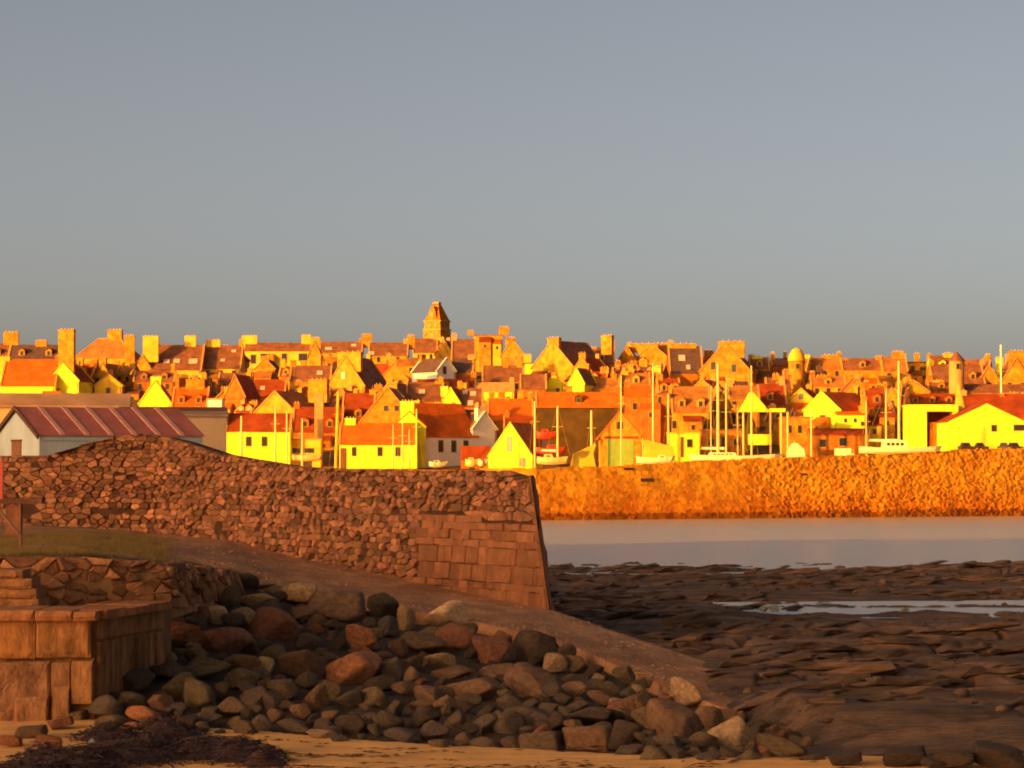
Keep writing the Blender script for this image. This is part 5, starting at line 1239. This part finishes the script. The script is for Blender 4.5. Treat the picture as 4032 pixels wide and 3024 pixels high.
# ------------------------------------------------------------------ fillers: houses half hidden among the named ones
random.seed(77)
def overlaps(x0, x1, y0, y1, Yd):
    for a, b2, c, d, Y2 in RECTS:
        ox = min(x1, b2) - max(x0, a); oy = min(y1, d + 14) - max(y0, c)
        if ox > 10 and oy > 12 and Y2 > Yd - 4: return True
    return False
nf = 0
LAND = [(1700, 1260, 'the stone tower'), (250, 1400, 'the tallest left chimney'), (400, 1370, 'the hip roofed house'), (1090, 1410, 'the pale yellow skyline house'), (1370, 1460, 'the tall stone gable'), (1757, 1450, 'the small cream gable'), (2175, 1400, 'the big orange gable'), (2182, 1510, 'the rounded yellow gable'),
        (2280, 1620, 'the brown warehouse'), (2720, 1580, 'the grey roofed stone house'), (2855, 1420, 'the very large gable'), (3142, 1400, 'the domed turret'), (3774, 1420, 'the pointed turret'), (3400, 1440, 'the two bright dormers'), (2965, 1590, 'the yellow canopy'), (3300, 1640, 'the yellow wing'), (3900, 1650, 'the wide gabled shed'),
        (1780, 1650, 'the white house'), (1490, 1700, 'the yellow cottage'), (1020, 1700, 'the two windowed yellow house'), (610, 1540, 'the flared yellow gable'), (750, 1410, 'the skylit terrace'), (2520, 1600, 'the tall red house'), (2000, 1600, 'the red roofed block'), (3640, 1640, 'the flat roofed yellow building')]
for tr in range(2600):
    if nf >= 85: break
    w = random.uniform(45, 115); x0 = random.uniform(-40, 4060); ye = random.uniform(1415 if x0 < 2800 else 1450, 1690); hgt = random.uniform(30, 60); kind = random.choice('EEG')
    if x0 < 520 and ye > 1530: continue
    Yd = auto_Y(ye, 4.3)
    if overlaps(x0, x0 + w, ye - hgt - 12, ye + 20, Yd): continue
    x1 = x0 + w
    wl_, rf_ = random.choices(['stone', 'ochre', 'rust', 'lemon', 'yellow'], [3, 3, 2, 1.5, 1])[0], random.choices(['slate', 'tan_roof', 'red_dark', 'red', 'slate_grey'], [3, 2, 2, 1.3, 1])[0]
    rel, nm = nearest_name((x0 + x1) / 2, ye, LAND, 1.6, 1)
    base_ = {'stone': 'orange stone', 'ochre': 'golden', 'rust': 'rust coloured', 'lemon': 'pale yellow', 'yellow': 'bright yellow'}[wl_] + ' house with ' + {'slate': 'brown slate', 'tan_roof': 'tan', 'red_dark': 'dark red', 'red': 'red', 'slate_grey': 'grey slate'}[rf_] + (' roof' if kind == 'E' else ' gabled roof')
    k_ = (base_, rel, nm); seen[k_] = seen.get(k_, 0) + 1
    H(ORD[min(9, seen[k_] - 1)] + base_ + ' ' + rel + ' ' + nm, kind, x0, x1, ye, ye - hgt, wl_, rf_, rot=random.uniform(-35, 15), dorm=random.choice((0, 0, 1, 2)) if kind == 'E' else 0,
      ch=[(random.choice((x0 + 12, x1 - 12)) if kind == 'E' else (x0 + x1) / 2, random.uniform(18, 36), ye - hgt - random.uniform(10, 24))], nwin=random.choice((1, 2, 2, 3)), group='houses half hidden on the hillside')
    nf += 1
print('fillers', nf)

# ------------------------------------------------------------------ far harbour wall
hwall = empty('harbour_wall', (0, 0, 0), 0, 'sunlit golden stone harbour wall rising from the water across the bay', 'wall')
HP = Path([(x, quay_Y(x)) for x in list(np.linspace(-60, 130, 40))])
HTOP = [(-2000, 1846), (2100, 1846), (2500, 1832), (2900, 1810), (3300, 1796), (3560, 1790), (3700, 1779), (3900, 1768), (4100, 1764), (5200, 1764)]
hu = np.linspace(0, HP.u[-1], 500); hxy = [HP.at(u) for u in hu]
hz = np.array([zpx(pw(2016 + F * a[0] / a[1], HTOP), a[1]) for a in hxy]); hz = np.maximum(hz, 6.0)
htop = lambda u: float(np.interp(u, hu, hz))
hpx = lambda u: float(2016 + F * np.interp(u, hu, [a[0] for a in hxy]) / np.interp(u, hu, [a[1] for a in hxy]))
def hw_fn(u, z, h):
    x, y, nx_, ny_ = HP.at(min(max(u, 0), HP.u[-1])); o = h - .28 * z + 2.5
    return (x + nx_ * (o - 2.5), y + ny_ * (o - 2.5), z)
V = []; Fc = []; cs = hu[::5]
for u in cs:
    x, y, nx_, ny_ = HP.at(u)
    for z, bk in ((-2, 0), (htop(u) - .1, 0), (htop(u) - .15, 1), (4, 1)):
        p = hw_fn(u, z, -.03)
        V.append(p if not bk else (x - nx_ * 6.0, y - ny_ * 6.0, z))
for i in range(len(cs) - 1):
    for k in range(3): Fc.append((4 * i + k, 4 * i + 4 + k, 4 * i + 5 + k, 4 * i + 1 + k))
mesh_obj('wall_core', V, Fc, M['harbour_core'], hwall)
seeds = []; z = -.3; random.seed(31)
ua, ub = HP.u_of_px(2000), HP.u_of_px(4150)
while z < 10:
    rh = random.uniform(.28, .5); u = ua + random.uniform(0, .5)
    while u < ub:
        rough = max(0, min(1, (hpx(u) - 2900) / 300))
        w = random.uniform(.4, 1.2) * (1 - .25 * rough)
        uc, zc = u + w / 2 + random.uniform(-.3, .3) * rough, z + rh / 2 + random.uniform(-.05, .05) + random.uniform(-.3, .3) * rough
        if zc < htop(uc) + .1: seeds.append((uc, zc))
        u += w
    z += rh
rg = lambda poly: max(0, min(1, (hpx(poly[0][0]) - 2900) / 300))
polysA, polysB = [], []
for c_ in cells(seeds, 1.4):
    c_ = [(a, min(max(b_, -.6), htop(a) + random.uniform(-.12, .16))) for a, b_ in c_]
    if len(c_) < 3: continue
    (polysB if rg(c_) > random.random() else polysA).append(c_)
def htint(poly):
    zc = sum(p[1] for p in poly) / len(poly); k = random.uniform(.84, 1.12)
    wet = max(0, min(1, (4.2 - zc) / 3.6)) * (.6 + .6 * random.random())      # tide-stained lower courses
    if zc < .9: k *= .5
    return (k * (1 - .25 * wet), k * (1 - .5 * wet), k * (1 - .5 * wet))
lay_stones(hwall, polysA, hw_fn, M['harbour'], -.01, (.0, .08), .04, .06, htint, keep=150)
lay_stones(hwall, polysB, hw_fn, M['harbour'], -.02, (.0, .15), .05, .25, htint, name='armour_stone', keep=150)

for px, py, w_, h_ in ((2565, 1890, 52, 13), (2500, 1846, 40, 9), (3190, 1868, 30, 9)):      # drain outlets
    u = HP.u_of_px(px); zc = zpx(py, float(np.interp(u, hu, [a[1] for a in hxy]))); k = 345 / F
    pts = [hw_fn(u + a * w_ * k / 2, zc + b_ * h_ * k / 2, d_) for d_ in (.0, .16) for a, b_ in ((-1, -1), (1, -1), (1, 1), (-1, 1))]
    MB().hexa(pts).build('drain_outlet', M['hulldark'], hwall)

# ------------------------------------------------------------------ shed and stores behind the near pier (in shade)
Yd = 150; k = Yd / F; zb = yz; zz = lambda y: zpx(y, Yd) - zb; c45 = math.cos(R(60))
sd = empty('boat_shed', (xpx(66, Yd), Yd, zb), R(-60), 'cream shed with a red seamed metal roof behind the stone pier', 'shed')
w = 128 * k / c45; ze, zr = zz(1717), zz(1608); L = 9.8
MB().prism([(-w, -.5), (w, -.5), (w, ze), (0, zr - .03), (-w, ze)], 0, L, 'y').build('wall', M['shed_wall'], sd)
sl_ = (zr - ze) / w; nS = 7
for sg in (-1, 1):
    for i in range(nS):
        y0, y1 = lerp(-.12, L + .12, i / nS) + .03, lerp(-.12, L + .12, (i + 1) / nS) - .03
        P = [(sg * (w + .12), y0, ze - .12 * sl_ + .03), (sg * (w + .12), y1, ze - .12 * sl_ + .03), (0, y1, zr + .03), (0, y0, zr + .03)]; Q = [(a, b2, c + .07) for a, b2, c in P]
        MB().hexa(P + Q if sg > 0 else [P[1], P[0], P[3], P[2], Q[1], Q[0], Q[3], Q[2]]).build('roof_sheet', M['shed_roof'], sd)
        if i:
            y0, y1 = y0 - .16, y0 + .12
            P = [(sg * (w + .13), y0, ze - .12 * sl_ + .06), (sg * (w + .13), y1, ze - .12 * sl_ + .06), (0, y1, zr + .06), (0, y0, zr + .06)]; Q = [(a, b2, c + .10) for a, b2, c in P]
            MB().hexa(P + Q if sg > 0 else [P[1], P[0], P[3], P[2], Q[1], Q[0], Q[3], Q[2]]).build('roof_seam', M['seam'], sd)
    P = [(sg * (w + .2), -.2, ze - .2 * sl_ - .12), (sg * (w + .2), -.125, ze - .2 * sl_ - .12), (0, -.125, zr - .1), (0, -.2, zr - .1)]; Q = [(a, b2, c + .26) for a, b2, c in P]
    MB().hexa(P + Q if sg > 0 else [P[1], P[0], P[3], P[2], Q[1], Q[0], Q[3], Q[2]]).build('bargeboard', M['fascia'], sd)
    MB().box(sg * (w + .03) - .03, sg * (w + .03) + .03, 0, L, ze - .28, ze - .13).build('eaves_board', M['shed_wall'], sd)
dw = 26 * k / c45
MB().box(-dw, dw + .04, -.06, 0, -.2, zz(1738)).build('door', M['timber'], sd)
MB().box(-dw - .06, dw + .1, -.09, 0, zz(1738) + .002, zz(1731)).build('door_lintel', M['fascia'], sd)
zb = yz
H('long low store with a brown felt roof behind the cream shed', 'E', -160, 500, 1602, 1556, 'store_wall', 'store_roof', Y=180, rot=7, base=yz, cope=False, pitch=25, name='store', cat='store', group='stores behind the pier')
o = [q for q in COL.objects if q.get('label', '').startswith('long low store')][0]; k = 180 / F
MB().box(-330 * k, 330 * k, 3.7, 4.0, zpx(1560, 180) - yz, zpx(1546, 180) - yz).build('ridge_board', M['fascia'], o)
H('beige rendered store with a brown eaves band behind the pier', 'E', 470, 889, 1640, 1612, 'store_wall', 'store_roof', Y=168, rot=7, base=yz, cope=False, pitch=30, name='store', cat='store', group='stores behind the pier', over=.15)
o = [q for q in COL.objects if q.get('label', '').startswith('beige rendered')][0]; k = 168 / F
MB().box(-210 * k, 210 * k, .7, 1.0, zpx(1611, 168) - yz, zpx(1601, 168) - yz).build('ridge_board', M['fascia'], o)
